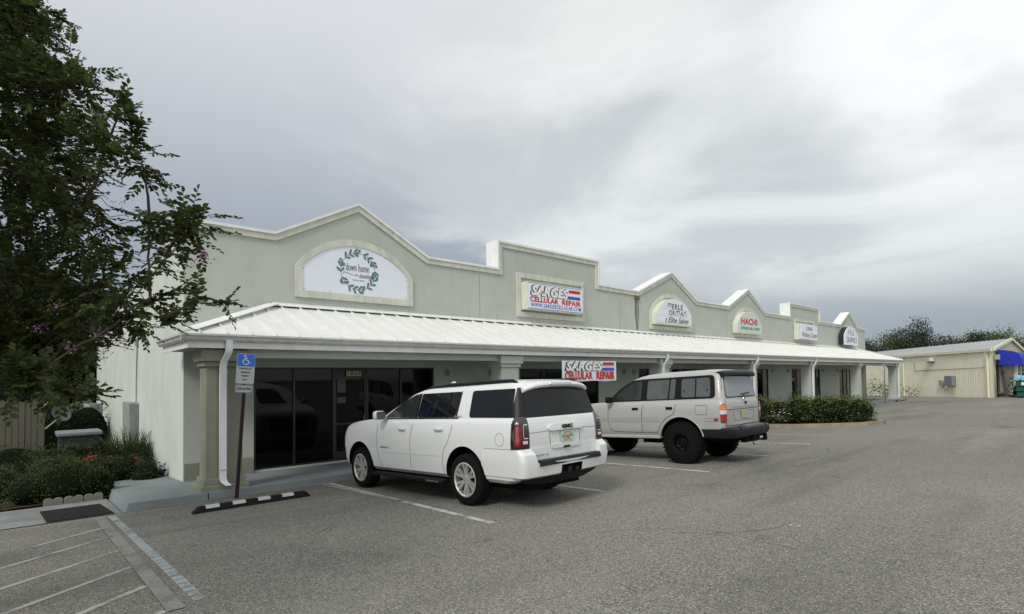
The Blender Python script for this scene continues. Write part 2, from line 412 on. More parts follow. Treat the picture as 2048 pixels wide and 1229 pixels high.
def canopy(name, blobs, mats, parent, leaf, n_per_m2, jitter=.12, core=True, up=.3, six=False, weights=None, aspect=.5, shell=.6, newgrowth=0):
    """leaf clumps over a set of ellipsoids (cx,cy,cz,rx,ry,rz): clumps of leaves with gaps between them"""
    Vs, Fs, Ms = [], [], []; off = 0
    for (cx, cy, cz, rx, ry, rz) in blobs:
        area = 4*math.pi*((rx*ry+ry*rz+rx*rz)/3)
        ncl = max(6, int(area/(leaf*3.2)**2*1.4)); ncl = min(ncl, 900)
        cp, cn = blob_points((cx, cy, cz), (rx, ry, rz), ncl, shell)
        per = max(4, int(n_per_m2*area/ncl))
        rep = np.repeat(np.arange(ncl), per); m = len(rep)
        pos = cp[rep] + RNG.normal(size=(m, 3))*leaf*1.5
        nd = cn[rep]*.7 + rdir(m)*.8 + np.array([0, 0, up]); dd = rdir(m)*.9 + cn[rep]*.6
        L_ = leaf*(.6+.8*RNG.random(m))
        V, F = leaf_arrays(pos, dd, nd, L_, L_*aspect, six=six)
        Vs.append(V); Fs.append(F+off); off += len(V)
        k = len(F)//m
        clm = RNG.choice(len(mats), size=ncl, p=weights) if len(mats) > 1 else np.zeros(ncl, int)
        if newgrowth: clm = ((cn[:, 2] > .35) & (RNG.random(ncl) < newgrowth)).astype(int)
        Ms.append(np.repeat(clm[rep], k))
    return fast_mesh(name, np.concatenate(Vs), np.concatenate(Fs), mats, parent, np.concatenate(Ms))
def lumps(mb, c, r, n=10, amp=.18, seed=0):
    """uneven closed core (keeps light from shining straight through a bush)"""
    rn = random.Random(seed); bm = bmesh.new(); bmesh.ops.create_icosphere(bm, subdivisions=3, radius=1)
    dirs = [Vector((rn.gauss(0, 1), rn.gauss(0, 1), rn.gauss(0, 1))).normalized() for _ in range(n)]
    for v in bm.verts:
        k = 1 + amp*sum(max(0, v.co.normalized().dot(d))**6*rn.uniform(.9, 1.1) for d in dirs)/1.5
        v.co = Vector((c[0]+v.co.x*r[0]*k, c[1]+v.co.y*r[1]*k, c[2]+v.co.z*r[2]*k))
    mb.addbm(bm)
# ------------------------------------------------------------------ the setting
def sheet(name, xs, ys, dz, m, kind='structure', extra=None):
    mb = MB(); mb.grid(lambda x, y: (x, y, zg(x, y)+dz), xs, ys)
    o = mb.build(name, m); return tag(o, kind=kind)
FIELD = mat('grass_ground', (.045, .06, .025), .95, .1, noise=.6, nscale=6, col2=(.09, .085, .05))
sheet('ground', [-700, -60, 0, 60, 150, 1500], [-700, -25, 0, 36, 150, 1200], -.05, FIELD)
sheet('parking_lot', [-60, 0, 30, 60, 78], [-60, -25, 0, 11.54], 0, ASPH)
mb = MB(); mb.grid(lambda x, y: (x, y, zg(x, y)), [53.0, 78], [11.54, 18, 30]); tag(mb.build('service_lane', ASPH), kind='structure')
# pale concrete walk on the left and the flower bed behind it
mb = MB(); mb.grid(lambda x, y: (x, y, zg(x, y)+.012), [-25, -6, -.3, 1.27], [11.54, 13.78])
mb.grid(lambda x, y: (x, y, zg(x, y)+.012), [-3.2, -.32], [13.78, 20, 30]); tag(mb.build('path', CONCP), kind='structure')
mb = MB(); mb.grid(lambda x, y: (x, y, zg(x, y)+.035), [-.30, 2.66], [13.86, 24]); tag(mb.build('flower_bed', SOIL), kind='structure')
# sidewalk slab in front of the shops, with a bevelled end on the left
mb = MB(); T = .15
def slab(x0, x1, y0, y1, fl=0, ff=.03):
    b = [(x0, y0), (x1, y0), (x1, y1), (x0, y1)]; t = [(x0+fl, y0+ff), (x1, y0+ff), (x1, y1), (x0+fl, y1)]
    mb.hexa([(x, y, zg(x, y)-.12) for x, y in b] + [(x, y, zg(x, y)+T) for x, y in t])
slab(1.28, 2.62, 11.55, 13.98, fl=.10); slab(1.38, 2.66, 13.985, 16.6); slab(2.635, 52.6, 11.55, 14.2)
o = mb.build('sidewalk', CONC, bevel=.015); tag(o, kind='structure')
mb = MB()
for a, b in (((1.2, 11.51), (52.6, 11.51)), ((1.2, 11.51), (1.2, 13.8))):
    mb.hexa([(a[0], a[1], zg(*a)-.05), (b[0]+.035, b[1], zg(*b)-.05), (b[0]+.035, b[1]+.035, zg(*b)-.05), (a[0], a[1]+.035, zg(*a)-.05),
             (a[0], a[1], zg(*a)+.02), (b[0]+.035, b[1], zg(*b)+.02), (b[0]+.035, b[1]+.035, zg(*b)+.02), (a[0], a[1]+.035, zg(*a)+.02)][:8])
tag(mb.build('kerb_edge', CONCP), kind='structure')
# painted markings
def line(mb, a, b, w, dz=.004, n=1, gap=0, cut=None):
    a = Vector((*a, 0)); b = Vector((*b, 0)); d = (b-a); nr = Vector((-d.y, d.x, 0)).normalized()*w/2
    for i in range(n):
        p = a + d*(i/n); q = a + d*((i+1-gap)/n)
        jit = random.uniform(-.006, .006) if n > 1 else 0
        vs = [p+nr, p-nr, q-nr*(1+jit*8), q+nr*(1+jit*8)]
        mb.add([(v.x, v.y, zg(v.x, v.y)+dz) for v in vs], [(0, 1, 2, 3)])
mb = MB()
for a, b, w in (((4.95, 11.48), (4.68, 5.66), .10), ((7.6, 11.48), (7.33, 5.9), .10), ((10.52, 11.48), (10.15, 5.5), .10), ((13.4, 11.48), (13.08, 5.6), .10), ((16.25, 11.48), (16.0, 5.7), .10), ((19.0, 11.48), (18.85, 6.0), .09)):
    line(mb, a, b, w)
tag(mb.build('stall_marking', PWHITE), kind='structure')
mb = MB(); line(mb, (4.80, 11.48), (4.78, 8.2), .07)
Y0 = [10.26, 9.42, 8.36, 7.34, 6.40, 5.46]
for k, y in enumerate(Y0):
    d = (-1.16, -.93); t = 2.2
    if k == 0: t = .70
    line(mb, (.91, y), (.91+d[0]*t, y+d[1]*t), .075)
tag(mb.build('hatch_marking', PWHITE2), kind='structure')
CRK = mat('crack_dark', (.035, .034, .03), .95, .1); rn = random.Random(12)
mb = MB()
for (x, y, a, n) in ((5.2, 4.2, -25, 16), (6.9, 2.7, 160, 12), (7.4, 4.6, 15, 14), (12.5, 4.0, 8, 22), (20, 3.0, 60, 12), (28, 5.5, 12, 20), (3.0, 7.2, 35, 9)):
    p = Vector((x, y)); a = rad(a)
    for k in range(n):
        a += rn.uniform(-.32, .32); q_ = p + Vector((math.cos(a), math.sin(a)))*rn.uniform(.08, .2); line(mb, p, q_, rn.uniform(.003, .008), dz=.003); p = q_; a += (0 - a*.0)
tag(mb.build('crack', CRK), kind='structure')
mb = MB(); ring_ = [(6.76+.055*math.cos(k/14*2*math.pi), 2.61+.055*math.sin(k/14*2*math.pi)) for k in range(15)]
for a_, b_ in zip(ring_[:-1], ring_[1:]): line(mb, a_, b_, .025, dz=.005)
tag(mb.build('survey_mark', PWHITE2), kind='structure')
mb = MB(); line(mb, (.955, 11.36), (.985, 5.40), .135, dz=.008); tag(mb.build('bay_marking', PGREY), kind='structure')
mb = MB(); line(mb, (1.12, 11.34), (1.19, 5.50), .10, n=34, gap=.12); tag(mb.build('blue_marking', PBLUE), kind='structure')

# ------------------------------------------------------------------ the row of shops
YW = 14.0; XL = 2.67; XR = 51.75
B = thing('shop_row', 'long sage green stucco strip of shops with gabled parapet and white metal canopy', 'building', (XL, YW, 0))
BOT = [(XL,5.63),(4.67,5.63),(6.88,6.78),(9.09,5.63),(12.12,5.63),(12.12,6.58),(17.1,6.58),(17.1,5.63),(20.0,5.61),(22.65,6.74),(24.9,5.6),(28.25,5.6),(30.55,6.7),(32.75,5.57),(36.5,5.55),(36.5,6.42),(41.3,6.42),(41.3,5.55),(45.7,5.53),(47.75,6.58),(49.8,5.52),(XR,5.5)]
# openings in the lower wall: (x0, x1, z0, z1, kind)
OPEN = [(4.15, 9.34, -.03, 2.46), (12.92, 17.21, -.03, 2.42), (19.97, 21.4, -.03, 2.42), (22.6, 28.8, -.03, 2.42), (31.53, 33.04, .35, 2.40), (36.48, 38.54, -.03, 2.40), (40.0, 41.4, .35, 2.40), (45.3, 47.9, -.03, 2.40)]
mb = MB(); x = XL
for (a, b, c, d) in OPEN:
    mb.box(x, a, YW, YW+.25, -.4, 2.46); x = b
    if d < 2.459: mb.box(a, b, YW, YW+.25, d, 2.46)
    mb.box(a, b, YW, YW+.25, -.4, c)
mb.box(x, XR, YW, YW+.25, -.4, 2.46)
mb.box(XL, XR, YW, YW+.25, 2.46, 3.6)
# upper wall as one polygon per straight run so that faces stay planar
for (p, q) in zip(BOT[:-1], BOT[1:]):
    if abs(p[0]-q[0]) < 1e-6: continue
    mb.hexa([(p[0],YW,3.6),(q[0],YW,3.6),(q[0],YW+.45,3.6),(p[0],YW+.45,3.6),(p[0],YW,p[1]),(q[0],YW,q[1]),(q[0],YW+.45,q[1]),(p[0],YW+.45,p[1])])
front = mb.build('front_wall', STUCCO, B)
# base trim on the first pier
mb = MB(); mb.box(XL+.004, 4.10, YW-.05, YW-.002, -.2, .30); mb.box(XL+.004, 4.10, YW-.075, YW-.052, -.2, .26)
mb.build('base_trim', SAGE_SHADED, B)
# control joints, rust and run-off stain below the roof outlet
for x, z0, z1 in ((11.15, 4.15, 5.55), (11.9, 3.98, 4.3), (18.7, 4.0, 5.4), (24.75, 4.0, 4.6), (28.05, 4.0, 5.58), (35.2, 4.0, 4.4)): mb = MB(); mb.box(x, x+.012, YW-.004, YW-.001, z0, z1); mb.build('control_joint', mat('joint_grey', (.20, .21, .18), .9), B)
def stain_mat():
    m = bpy.data.materials.new('runoff_stain'); m.use_nodes = True; N, L = nodes(m); b = N['Principled BSDF']
    tc = N.new('ShaderNodeTexCoord'); mp = N.new('ShaderNodeMapping'); mp.inputs['Scale'].default_value = (12, 1, .5); L.new(tc.outputs['Object'], mp.inputs[0])
    n = N.new('ShaderNodeTexNoise'); n.inputs['Scale'].default_value = 1.0; n.inputs['Detail'].default_value = 5; L.new(mp.outputs[0], n.inputs[0])
    x = N.new('ShaderNodeMix'); x.data_type = 'RGBA'; x.inputs[6].default_value = (.30, .32, .26, 1); x.inputs[7].default_value = (.07, .06, .05, 1)
    r = N.new('ShaderNodeMapRange'); r.inputs[1].default_value = .38; r.inputs[2].default_value = .6; L.new(n.outputs[0], r.inputs[0])
    L.new(r.outputs[0], x.inputs[0]); L.new(x.outputs[2], b.inputs['Base Color']); b.inputs['Roughness'].default_value = .9
    return m
mb = MB(); mb.prism([(19.78, 5.5), (20.02, 5.5), (20.06, 4.9), (19.99, 4.05), (19.86, 4.03), (19.76, 4.9)], YW-.006, YW-.002)
mb.build('runoff_stain', stain_mat(), B)
mb = MB(); mb.box(19.74, 20.05, YW-.07, YW-.001, 5.44, 5.58); mb.build('roof_outlet', mat('rusty_steel', (.17, .12, .08), .8, noise=.5, nscale=20), B)
# side and rear walls
def sideroof(y): return 5.45 - max(0, y-16.5)*.072
mb = MB()
mb.prism([(YW+.475, -1.6), (33.4, -1.6), (33.4, sideroof(33.4)-.22), (16.5, 5.23), (YW+.475, 5.3)], XL-.004, XL+.2, axis='x')
mb.prism([(YW+.003, -.4), (YW+.474, -.4), (YW+.474, 5.62), (YW+.003, 5.62)], XL-.004, XL-.001, axis='x')
mb.build('side_wall', STUCCO_SIDE, B)
mb = MB(); mb.box(XL+.2, XR, 33.2, 33.4, -1.6, 4.0); mb.box(XR-.2, XR, YW+.25, 33.2, -1.6, 4.0); mb.build('rear_wall', STUCCO, B)
mb = MB(); mb.prism([(YW+.46, 5.12), (33.2, 3.98), (33.2, 3.9), (YW+.46, 5.0)], XL+.2, XR-.2, axis='x'); mb.build('roof', ROOFG, B)
mb = MB(); mb.prism([(YW+.52, 5.32), (16.5, 5.25), (33.5, sideroof(33.5)-.20), (33.5, sideroof(33.5)), (16.5, 5.47), (YW+.52, 5.5)], XL-.05, XL+.25, axis='x')
mb.prism([(YW+.52, 5.50), (16.5, 5.47), (33.5, sideroof(33.5)), (33.5, sideroof(33.5)+.03), (16.5, 5.50), (YW+.52, 5.53)], XL-.09, XL+.28, axis='x')
mb.build('side_coping', WHITE, B)
# parapet coping that follows the gables and steps
def offset_line(P, w):
    out = []
    for i, p in enumerate(P):
        ds = []
        if i > 0: d = Vector((P[i][0]-P[i-1][0], P[i][1]-P[i-1][1])).normalized(); ds.append(Vector((-d.y, d.x)))
        if i < len(P)-1: d = Vector((P[i+1][0]-P[i][0], P[i+1][1]-P[i][1])).normalized(); ds.append(Vector((-d.y, d.x)))
        if len(ds) == 1: n = ds[0]*w
        else: m = (ds[0]+ds[1]).normalized(); n = m*(w/max(.3, m.dot(ds[0])))
        out.append((p[0]+n.x, p[1]+n.y))
    return out
def band(mb, P, w0, w1, y0, y1):
    A = offset_line(P, w0); Bq = offset_line(P, w1); n = len(P)
    vs = [(a[0], y0, a[1]) for a in A] + [(a[0], y0, a[1]) for a in Bq] + [(a[0], y1, a[1]) for a in A] + [(a[0], y1, a[1]) for a in Bq]
    fs = []
    for i in range(n-1):
        fs += [(i, i+1, n+i+1, n+i), (2*n+i, 3*n+i, 3*n+i+1, 2*n+i+1), (n+i, n+i+1, 3*n+i+1, 3*n+i), (i, 2*n+i, 2*n+i+1, i+1)]
    fs += [(0, n, 3*n, 2*n), (n-1, 2*n+n-1, 3*n+n-1, n+n-1)]
    mb.add(vs, fs)
CB = [(XL-.03, BOT[0][1])] + BOT[1:-1] + [(XR+.04, BOT[-1][1])]
mb = MB(); band(mb, CB, 0, .145, YW-.05, YW+.50); mb.build('coping', TRIM, B)
mb = MB(); band(mb, CB, .147, .215, YW-.085, YW+.54); mb.build('coping_cap', WHITE, B)

# canopy: soffit, beam, fascia, gutter, hipped standing seam roof, seams, flashing
CL, CR = 2.27, 52.05; YF, YG = 11.52, 11.40; ZE, ZT = 3.03, 3.985; HL, HR = 4.63, 49.85
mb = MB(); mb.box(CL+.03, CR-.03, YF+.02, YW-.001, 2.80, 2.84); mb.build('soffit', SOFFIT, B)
mb = MB(); mb.box(2.70, CR-.5, 11.74, 12.14, 2.60, 2.798); mb.build('beam', STUCCO, B)
mb = MB(); mb.box(CL, CR, YF, YF+.03, 2.77, 2.98); mb.box(CL, CL+.03, YF+.03, YW-.002, 2.77, 2.98); mb.box(CR-.03, CR, YF+.03, YW-.002, 2.77, 2.98)
mb.build('fascia', WHITE, B)
mb = MB()
gp = [(YF-.002, 2.90), (YF-.06, 2.90), (YF-.085, 2.93), (YF-.10, 2.97), (YF-.13, 3.00), (YF-.13, 3.035), (YF-.115, 3.035), (YF-.115, 3.01), (YF-.002, 3.01)]
mb.prism(gp, CL-.13, CR+.13, axis='x')
gpx = [(CL-.002-(YF-.002-a), z) for a, z in gp]
mb.prism(gpx, YF-.0, YW+.05, axis='y')
gpr = [(CR+.002+(YF-.002-a), z) for a, z in gp]; mb.prism(gpr, YF-.0, YW+.05, axis='y')
gut = mb.build('gutter', GUTTER, B)
mb = MB(); yb = YG+.02
A0 = (CL-.08, yb, ZE); A1 = (CR+.08, yb, ZE); B0 = (HL, YW-.004, ZT); B1 = (HR, YW-.004, ZT); C0 = (CL-.08, YW-.004, ZE); C1 = (CR+.08, YW-.004, ZE)
th = .02
def dn(p): return (p[0], p[1], p[2]-th)
mb.add([A0, A1, B1, B0, C0, C1, dn(A0), dn(A1), dn(B1), dn(B0), dn(C0), dn(C1)], [(0, 1, 2, 3), (4, 0, 3), (1, 5, 2), (7, 6, 9, 8), (6, 10, 9), (11, 7, 8), (0, 6, 7, 1), (4, 10, 6, 0), (1, 7, 11, 5)])
sl = (ZT-ZE)/(YW-yb); n = Vector((0, -sl, 1)).normalized()
x = CL+.18; k = 0
while x < CR:
    # seam from the eave up to the wall or to the hip line
    tt = 1.0
    if x < HL: tt = (x-(CL-.08))/(HL-(CL-.08))
    if x > HR: tt = ((CR+.08)-x)/((CR+.08)-HR)
    y1 = yb + (YW-.01-yb)*tt; z1 = ZE + (ZT-ZE)*tt
    h0, w = .048, .011
    mb.hexa([(x-w, yb-.005, ZE), (x+w, yb-.005, ZE), (x+w, y1, z1), (x-w, y1, z1), (x-w*.6, yb-.005, ZE+h0), (x+w*.6, yb-.005, ZE+h0), (x+w*.6, y1, z1+h0), (x-w*.6, y1, z1+h0)])
    x += .46
cr = mb.build('canopy_roof', WMETAL, B)
mb = MB(); mb.prism([(YW-.005, ZT+.045), (YW-.16, ZT-.005), (YW-.165, ZT+.010), (YW-.03, ZT+.062), (YW-.03, ZT+.10), (YW-.005, ZT+.10)], HL-.05, HR+.05, axis='x')
def hipcap(p, q, s):
    p = Vector(p); q = Vector(q); d = (q-p).normalized(); a = Vector((s*.17, 0, 0)); u = Vector((0, 0, .055))
    b_ = Vector((0, -.12, 0))
    vs = [p+u+a*.0, p+u*.7+b_+a*.4, q+u*.7+b_+a*.4, q+u, p+u*.7-a, q+u*.7-a]
    dn_ = Vector((0, 0, -.012)); mb.add([*vs, *[v+dn_ for v in vs]], [(0, 1, 2, 3), (4, 0, 3, 5), (9, 8, 7, 6), (11, 9, 6, 10), (0, 6, 7, 1), (4, 10, 6, 0), (1, 7, 8, 2), (2, 8, 9, 3), (3, 9, 11, 5), (5, 11, 10, 4)])
hipcap((CL+.08, yb+.2, ZE+.06), (HL, YW-.03, ZT+.02), 1); hipcap((CR-.08, yb+.2, ZE+.06), (HR, YW-.03, ZT+.02), -1)
mb.build('flashing', WHITE, cr)
mb = MB(); mb.box(HL, HR, YW-.03, YW-.006, ZT-.01, ZT+.04); mb.build('painted_gap_shade', DARK, cr)  # black strip that paints the shade in the gaps below the flashing

# columns
CX = [2.60, 10.09, 18.05, 25.68, 33.02, 41.5, 50.55]
def column(x):
    mb = MB(); zb = zg(0, 11.9)+.15; w = .66; y0, y1 = 11.70, 12.18
    mb.box(x, x+w, y0, y1, zb+.20, 2.60)
    o = mb.build('column', SAGE_SHADED if x < 3 else STUCCO, B, bevel=.012)
    m = SAGE_SHADED if x < 3 else STUCCO
    mb = MB(); mb.box(x-.045, x+w+.045, y0-.045, y1+.045, zb+.12, zb+.24); mb.box(x-.095, x+w+.095, y0-.095, y1+.095, zb-.01, zb+.119)
    mb.build('column_base', m, o, bevel=.01)
    mb = MB(); mb.box(x-.045, x+w+.045, y0-.045, y1+.045, 2.42, 2.519); mb.box(x-.095, x+w+.095, y0-.095, y1+.095, 2.521, 2.75)
    mb.build('column_cap', m, o, bevel=.01)
for x in CX: column(x)
# downspouts with offset elbows
def downspout(x, zend, kick=1):
    def prof(c, w=.058, d=.04): return [Vector((c[0]-w, c[1]-d, c[2])), Vector((c[0]+w, c[1]-d, c[2])), Vector((c[0]+w, c[1]+d, c[2])), Vector((c[0]-w, c[1]+d, c[2]))]
    path = [(x+.05, 11.47, 2.93), (x+.05, 11.47, 2.74), (x+.04, 11.50, 2.66), (x-.01, 11.58, 2.52), (x-.02, 11.61, 2.44), (x-.02, 11.62, 1.2), (x-.02, 11.62, zend+.16), (x, 11.60, zend+.09), (x+.06*kick, 11.54, zend+.03)]
    mb = MB(); R_ = [prof(p) for p in path]
    vs = [v for r in R_ for v in r]; fs = []
    for i in range(len(R_)-1):
        for k in range(4): fs.append((i*4+k, i*4+(k+1) % 4, (i+1)*4+(k+1) % 4, (i+1)*4+k))
    fs += [(3, 2, 1, 0)]
    mb.add(vs, fs); o = mb.build('downspout', DSPOUT, B, smooth=True, angle=40)
    for z in (2.30, .42):
        mb = MB(); mb.box(x-.092, x+.05, 11.572, 11.577, z, z+.02); mb.build('strap', mat('strap_grey', (.45, .46, .47), .5), o)
for x, ze in ((2.90, .10), (18.05+.12, .05), (25.68+.2, .05), (33.02+.3, .05), (51.05, .0)): downspout(x, ze)

# shopfronts
def shopfront(x0, x1, z0, z1, muls, doors=(), glass=GLASS, transom=None, sill=False):
    y = YW+.06; fr = .05
    mb = MB(); mb.box(x0, x1, y-.03, y+.05, z1-fr, z1); mb.box(x0, x1, y-.03, y+.05, z0, z0+.07)
    xs = [x0] + list(muls) + [x1-fr]
    for i, m in enumerate(xs): mb.box(m, m+fr, y-.03, y+.05, z0+.07, z1-fr)
    if transom:
        for i in range(len(xs)-1): mb.box(xs[i]+fr, xs[i+1], y-.03, y+.05, transom, transom+.05)
    f = mb.build('shopfront', BRONZE, B)
    for i in range(len(xs)-1):
        gx0, gx1 = xs[i]+fr, xs[i+1]
        isd = i in doors
        g = glass[i] if isinstance(glass, (list, tuple)) else glass
        if isd:
            mb = MB(); a = .055
            mb.box(gx0+.004, gx0+a, y-.012, y+.03, z0+.075, z1-fr-.005); mb.box(gx1-a, gx1-.004, y-.012, y+.03, z0+.075, z1-fr-.005)
            mb.box(gx0+a, gx1-a, y-.012, y+.03, z0+.075, z0+.27); mb.box(gx0+a, gx1-a, y-.012, y+.03, z1-fr-.1, z1-fr-.005)
            mb.box(gx0+a, gx1-a, y-.012, y+.03, z0+.98, z0+1.03)
            d = mb.build('door', BRONZE, B)
            mb = MB(); mb.box(gx0+a, gx1-a, y+.005, y+.015, z0+.27, z1-fr-.1); mb.build('glass', g, d)
            mb = MB(); mb.tube([(gx1-.1, y-.02, z0+.9), (gx1-.1, y-.07, z0+.93), (gx1-.1, y-.07, z0+1.2), (gx1-.1, y-.02, z0+1.23)], .012, 6); mb.build('handle', CHROMEP, d)
        else:
            mb = MB(); mb.box(gx0, gx1, y+.005, y+.015, z0+.07, z1-fr); mb.build('glass', g, f)
    return f
f1 = shopfront(4.15, 9.34, -.06, 2.46, (5.10, 6.14, 7.12, 8.18), (2,))
shopfront(12.92, 17.21, -.06, 2.42, (14.0, 15.1, 16.15), (2,))
shopfront(19.97, 21.4, -.06, 2.42, (20.7,))
shopfront(22.6, 28.8, -.06, 2.42, (23.8, 24.9, 26.0, 27.4), (2,))
shopfront(31.53, 33.04, .35, 2.40, (32.3,), glass=(GLASS, GLASS2))
shopfront(36.48, 38.54, -.06, 2.40, (37.35,), (0,))
shopfront(40.0, 41.4, .35, 2.40, (40.7,), glass=(GLASS2, GLASS))
shopfront(45.3, 47.9, -.06, 2.40, (46.2, 47.1), (1,), glass=(GLASS, GLASS, GLASS2))
mb = MB(); mb.box(36.62, 37.0, YW+.05, YW+.058, 1.60, 1.85); mb.build('window_sign', RED, B)
mb = MB(); stroke(mb, [(36.6, 2.2), (36.8, 2.12), (37.0, 2.2)], .05, YW+.055); mb.build('window_sign', GREENT, B)
mb = MB(); stroke(mb, [(36.6, 2.02), (36.8, 1.95), (37.0, 2.02)], .05, YW+.055); mb.build('window_sign', TEAL, B)
# street number over the first door
mb = MB(); mb.box(6.52, 6.93, YW-.01, YW+.028, 2.23, 2.36); npl = mb.build('number_plate', PLATEC, B)
mb = MB(); text(mb, '1823', 6.55, 6.90, 2.25, 2.34, YW-.011, offset=.02, spacing=1.2); mb.build('lettering', INK, npl)
mb = MB(); text(mb, 'ning', 15.3, 15.85, 2.10, 2.28, YW+.06, offset=.0); mb.build('window_lettering', mat('gilt_letters', (.12, .11, .06), .6), B)
# posters seen inside the glass of the first shop
for z0, z1 in ((1.78, 2.16), (1.50, 1.66)):
    mb = MB(); mb.box(6.28, 6.52, YW+.058, YW+.063, z0, z1); mb.build('window_notice', mat('paper_notice', (.10, .10, .11), .6, noise=.9, nscale=18), B)
# round bulkhead lamps on the wall
def bulkhead(x, z):
    mb = MB(); M = Matrix.Translation((x, YW-.001, z)) @ Matrix.Rotation(rad(-90), 4, 'Z')
    mb.lathe([(.115, 0), (.125, .03), (.11, .05), (.095, .045)], 24, M); o = mb.build('bulkhead_lamp', STUCCO, B, smooth=True)
    mb = MB(); mb.lathe([(.093, .0), (.09, .05), (.06, .075), (.0, .085)], 24, M); mb.build('lens', mat('lamp_lens', (.22, .23, .20), .4), o, smooth=True)
for x in (9.8, 11.58, 18.9, 19.61, 22.1, 30.3, 33.6, 35.9, 38.9, 42.0, 44.9): bulkhead(x, 2.28)

# stucco surrounds of the sign panels
def arch(x0, x1, zs, zp, zt, n=20):
    c = (x0+x1)/2; hw = (x1-x0)/2; s = zt-zp; r = (hw*hw+s*s)/(2*s); zc = zt-r; a = math.asin(hw/r)
    return [(x0, zs), (x1, zs)] + [(c+r*math.sin(a-2*a*i/n), zc+r*math.cos(a-2*a*i/n)) for i in range(n+1)]
def ring(mb, out, inn, y0, y1):
    n = len(out)
    vs = [(p[0], y0, p[1]) for p in out] + [(p[0], y0, p[1]) for p in inn] + [(p[0], y1, p[1]) for p in out] + [(p[0], y1, p[1]) for p in inn]
    fs = []
    for i in range(n):
        j = (i+1) % n; fs += [(i, j, n+j, n+i), (2*n+i, 3*n+i, 3*n+j, 2*n+j), (i, 2*n+i, 2*n+j, j), (n+i, n+j, 3*n+j, 3*n+i)]
    mb.add(vs, fs)
def surround_arch(x0, x1, zs, zp, zt, w=.18):
    mb = MB(); ring(mb, arch(x0, x1, zs, zp, zt), arch(x0+w, x1-w, zs+w, zp+w*.1, zt-w), YW-.055, YW-.001); mb.build('sign_surround', TRIM, B)
def surround_rect(x0, x1, z0, z1, w=.18):
    mb = MB(); ring(mb, [(x0, z0), (x1, z0), (x1, z1), (x0, z1)], [(x0+w, z0+w), (x1-w, z0+w), (x1-w, z1-w), (x0+w, z1-w)], YW-.055, YW-.001); mb.build('sign_surround', TRIM, B)
surround_arch(5.13, 8.59, 4.27, 5.08, 5.97)
surround_rect(12.79, 16.37, 4.25, 5.81)
surround_arch(20.85, 24.38, 4.21, 5.0, 5.92)
surround_arch(28.76, 32.2, 4.18, 4.95, 5.87)
surround_rect(37.12, 40.5, 4.14, 5.68)
surround_arch(46.0, 49.35, 4.12, 4.95, 5.78)

# ------------------------------------------------------------------ signs of the shops
def boxsign(name, label, poly, y0, y1, face, case, rim=.05):
    """lit-box style sign: case with the face panel set in front"""
    cx = sum(p[0] for p in poly)/len(poly); z0 = min(p[1] for p in poly)
    t = thing(name, label, 'sign', (cx, y1, z0))
    mb = MB(); mb.prism(poly, y0, y1); mb.build('case', case, t, bevel=.012)
    c = Vector((cx, 0)); zc = sum(p[1] for p in poly)/len(poly)
    W = max(p[0] for p in poly)-min(p[0] for p in poly); Hh = max(p[1] for p in poly)-min(p[1] for p in poly)
    inn = [(cx+(p[0]-cx)*(1-2*rim/W), zc+(p[1]-zc)*(1-2*rim/Hh)) for p in poly]
    mb = MB(); mb.prism(inn, y0-.008, y0-.001); f = mb.build('face_panel', face, t)
    return t, f
# 1: boutique sign, flat white board inside the first arch with a leaf wreath
yb1 = YW-.03
t = thing('shop_sign', 'white arched boutique sign with a green leaf wreath under the largest gable', 'sign', (6.86, YW, 4.45))
mb = MB(); mb.prism(arch(5.315, 8.405, 4.452, 5.095, 5.788, 28), yb1, YW-.002); brd = mb.build('board', SIGNW, t)
for x, z in ((5.36, 4.5), (6.05, 4.49), (6.85, 4.49), (7.5, 4.49), (8.35, 4.5), (5.35, 5.02), (8.37, 5.02), (6.86, 5.74), (6.0, 5.60), (7.7, 5.60)): mb = MB(); mb.lathe([(.012, 0), (.012, .006), (0, .006)], 8, Matrix.Translation((x, yb1-.001, z)) @ Matrix.Rotation(rad(-90), 4, 'Z')); mb.build('screw', INKB, brd)
wc, wr = (6.86, 5.11), .51
mb = MB(); pts = [(wc[0]+wr*math.cos(a), wc[1]+wr*math.sin(a)) for a in np.linspace(0, 2*math.pi, 49)]
stroke(mb, pts, .012, yb1-.001, .004)
def leaf2(mb, p, ang, L_, W_, y):
    pl = []
    for k in range(14):
        t_ = k/14*2*math.pi; u = .5-.5*math.cos(t_); v = math.sin(t_)*(.35+.65*u)
        X = u*L_; Z = v*W_*.5
        pl.append((p[0]+X*math.cos(ang)-Z*math.sin(ang), p[1]+X*math.sin(ang)+Z*math.cos(ang)))
    mb.prism(pl, y-.006, y)
def dot(mb, p, r, y):
    mb.prism([(p[0]+r*math.cos(k/10*2*math.pi), p[1]+r*math.sin(k/10*2*math.pi)) for k in range(10)], y-.007, y)
for k in range(22):
    a = k/22*2*math.pi + .12; p = (wc[0]+wr*math.cos(a), wc[1]+wr*math.sin(a))
    if k % 4 == 1:
        for da, dr in ((-.05, .07), (.04, .0), (.12, -.06)): dot(mb, (wc[0]+(wr+dr)*math.cos(a+da), wc[1]+(wr+dr)*math.sin(a+da)), .040, yb1-.001)
    else:
        leaf2(mb, p, a+math.pi/2+.75 if k > 11 else a-math.pi/2+.6, .17, .085, yb1-.001)
        leaf2(mb, p, a+math.pi/2-.70 if k > 11 else a-math.pi/2-.75+.0, .16, .08, yb1-.001)
mb.build('wreath', WREATH, brd)
mb = MB(); text(mb, 'down home', 6.50, 7.18, 5.11, 5.32, yb1-.001, offset=-.003, spacing=1.05)
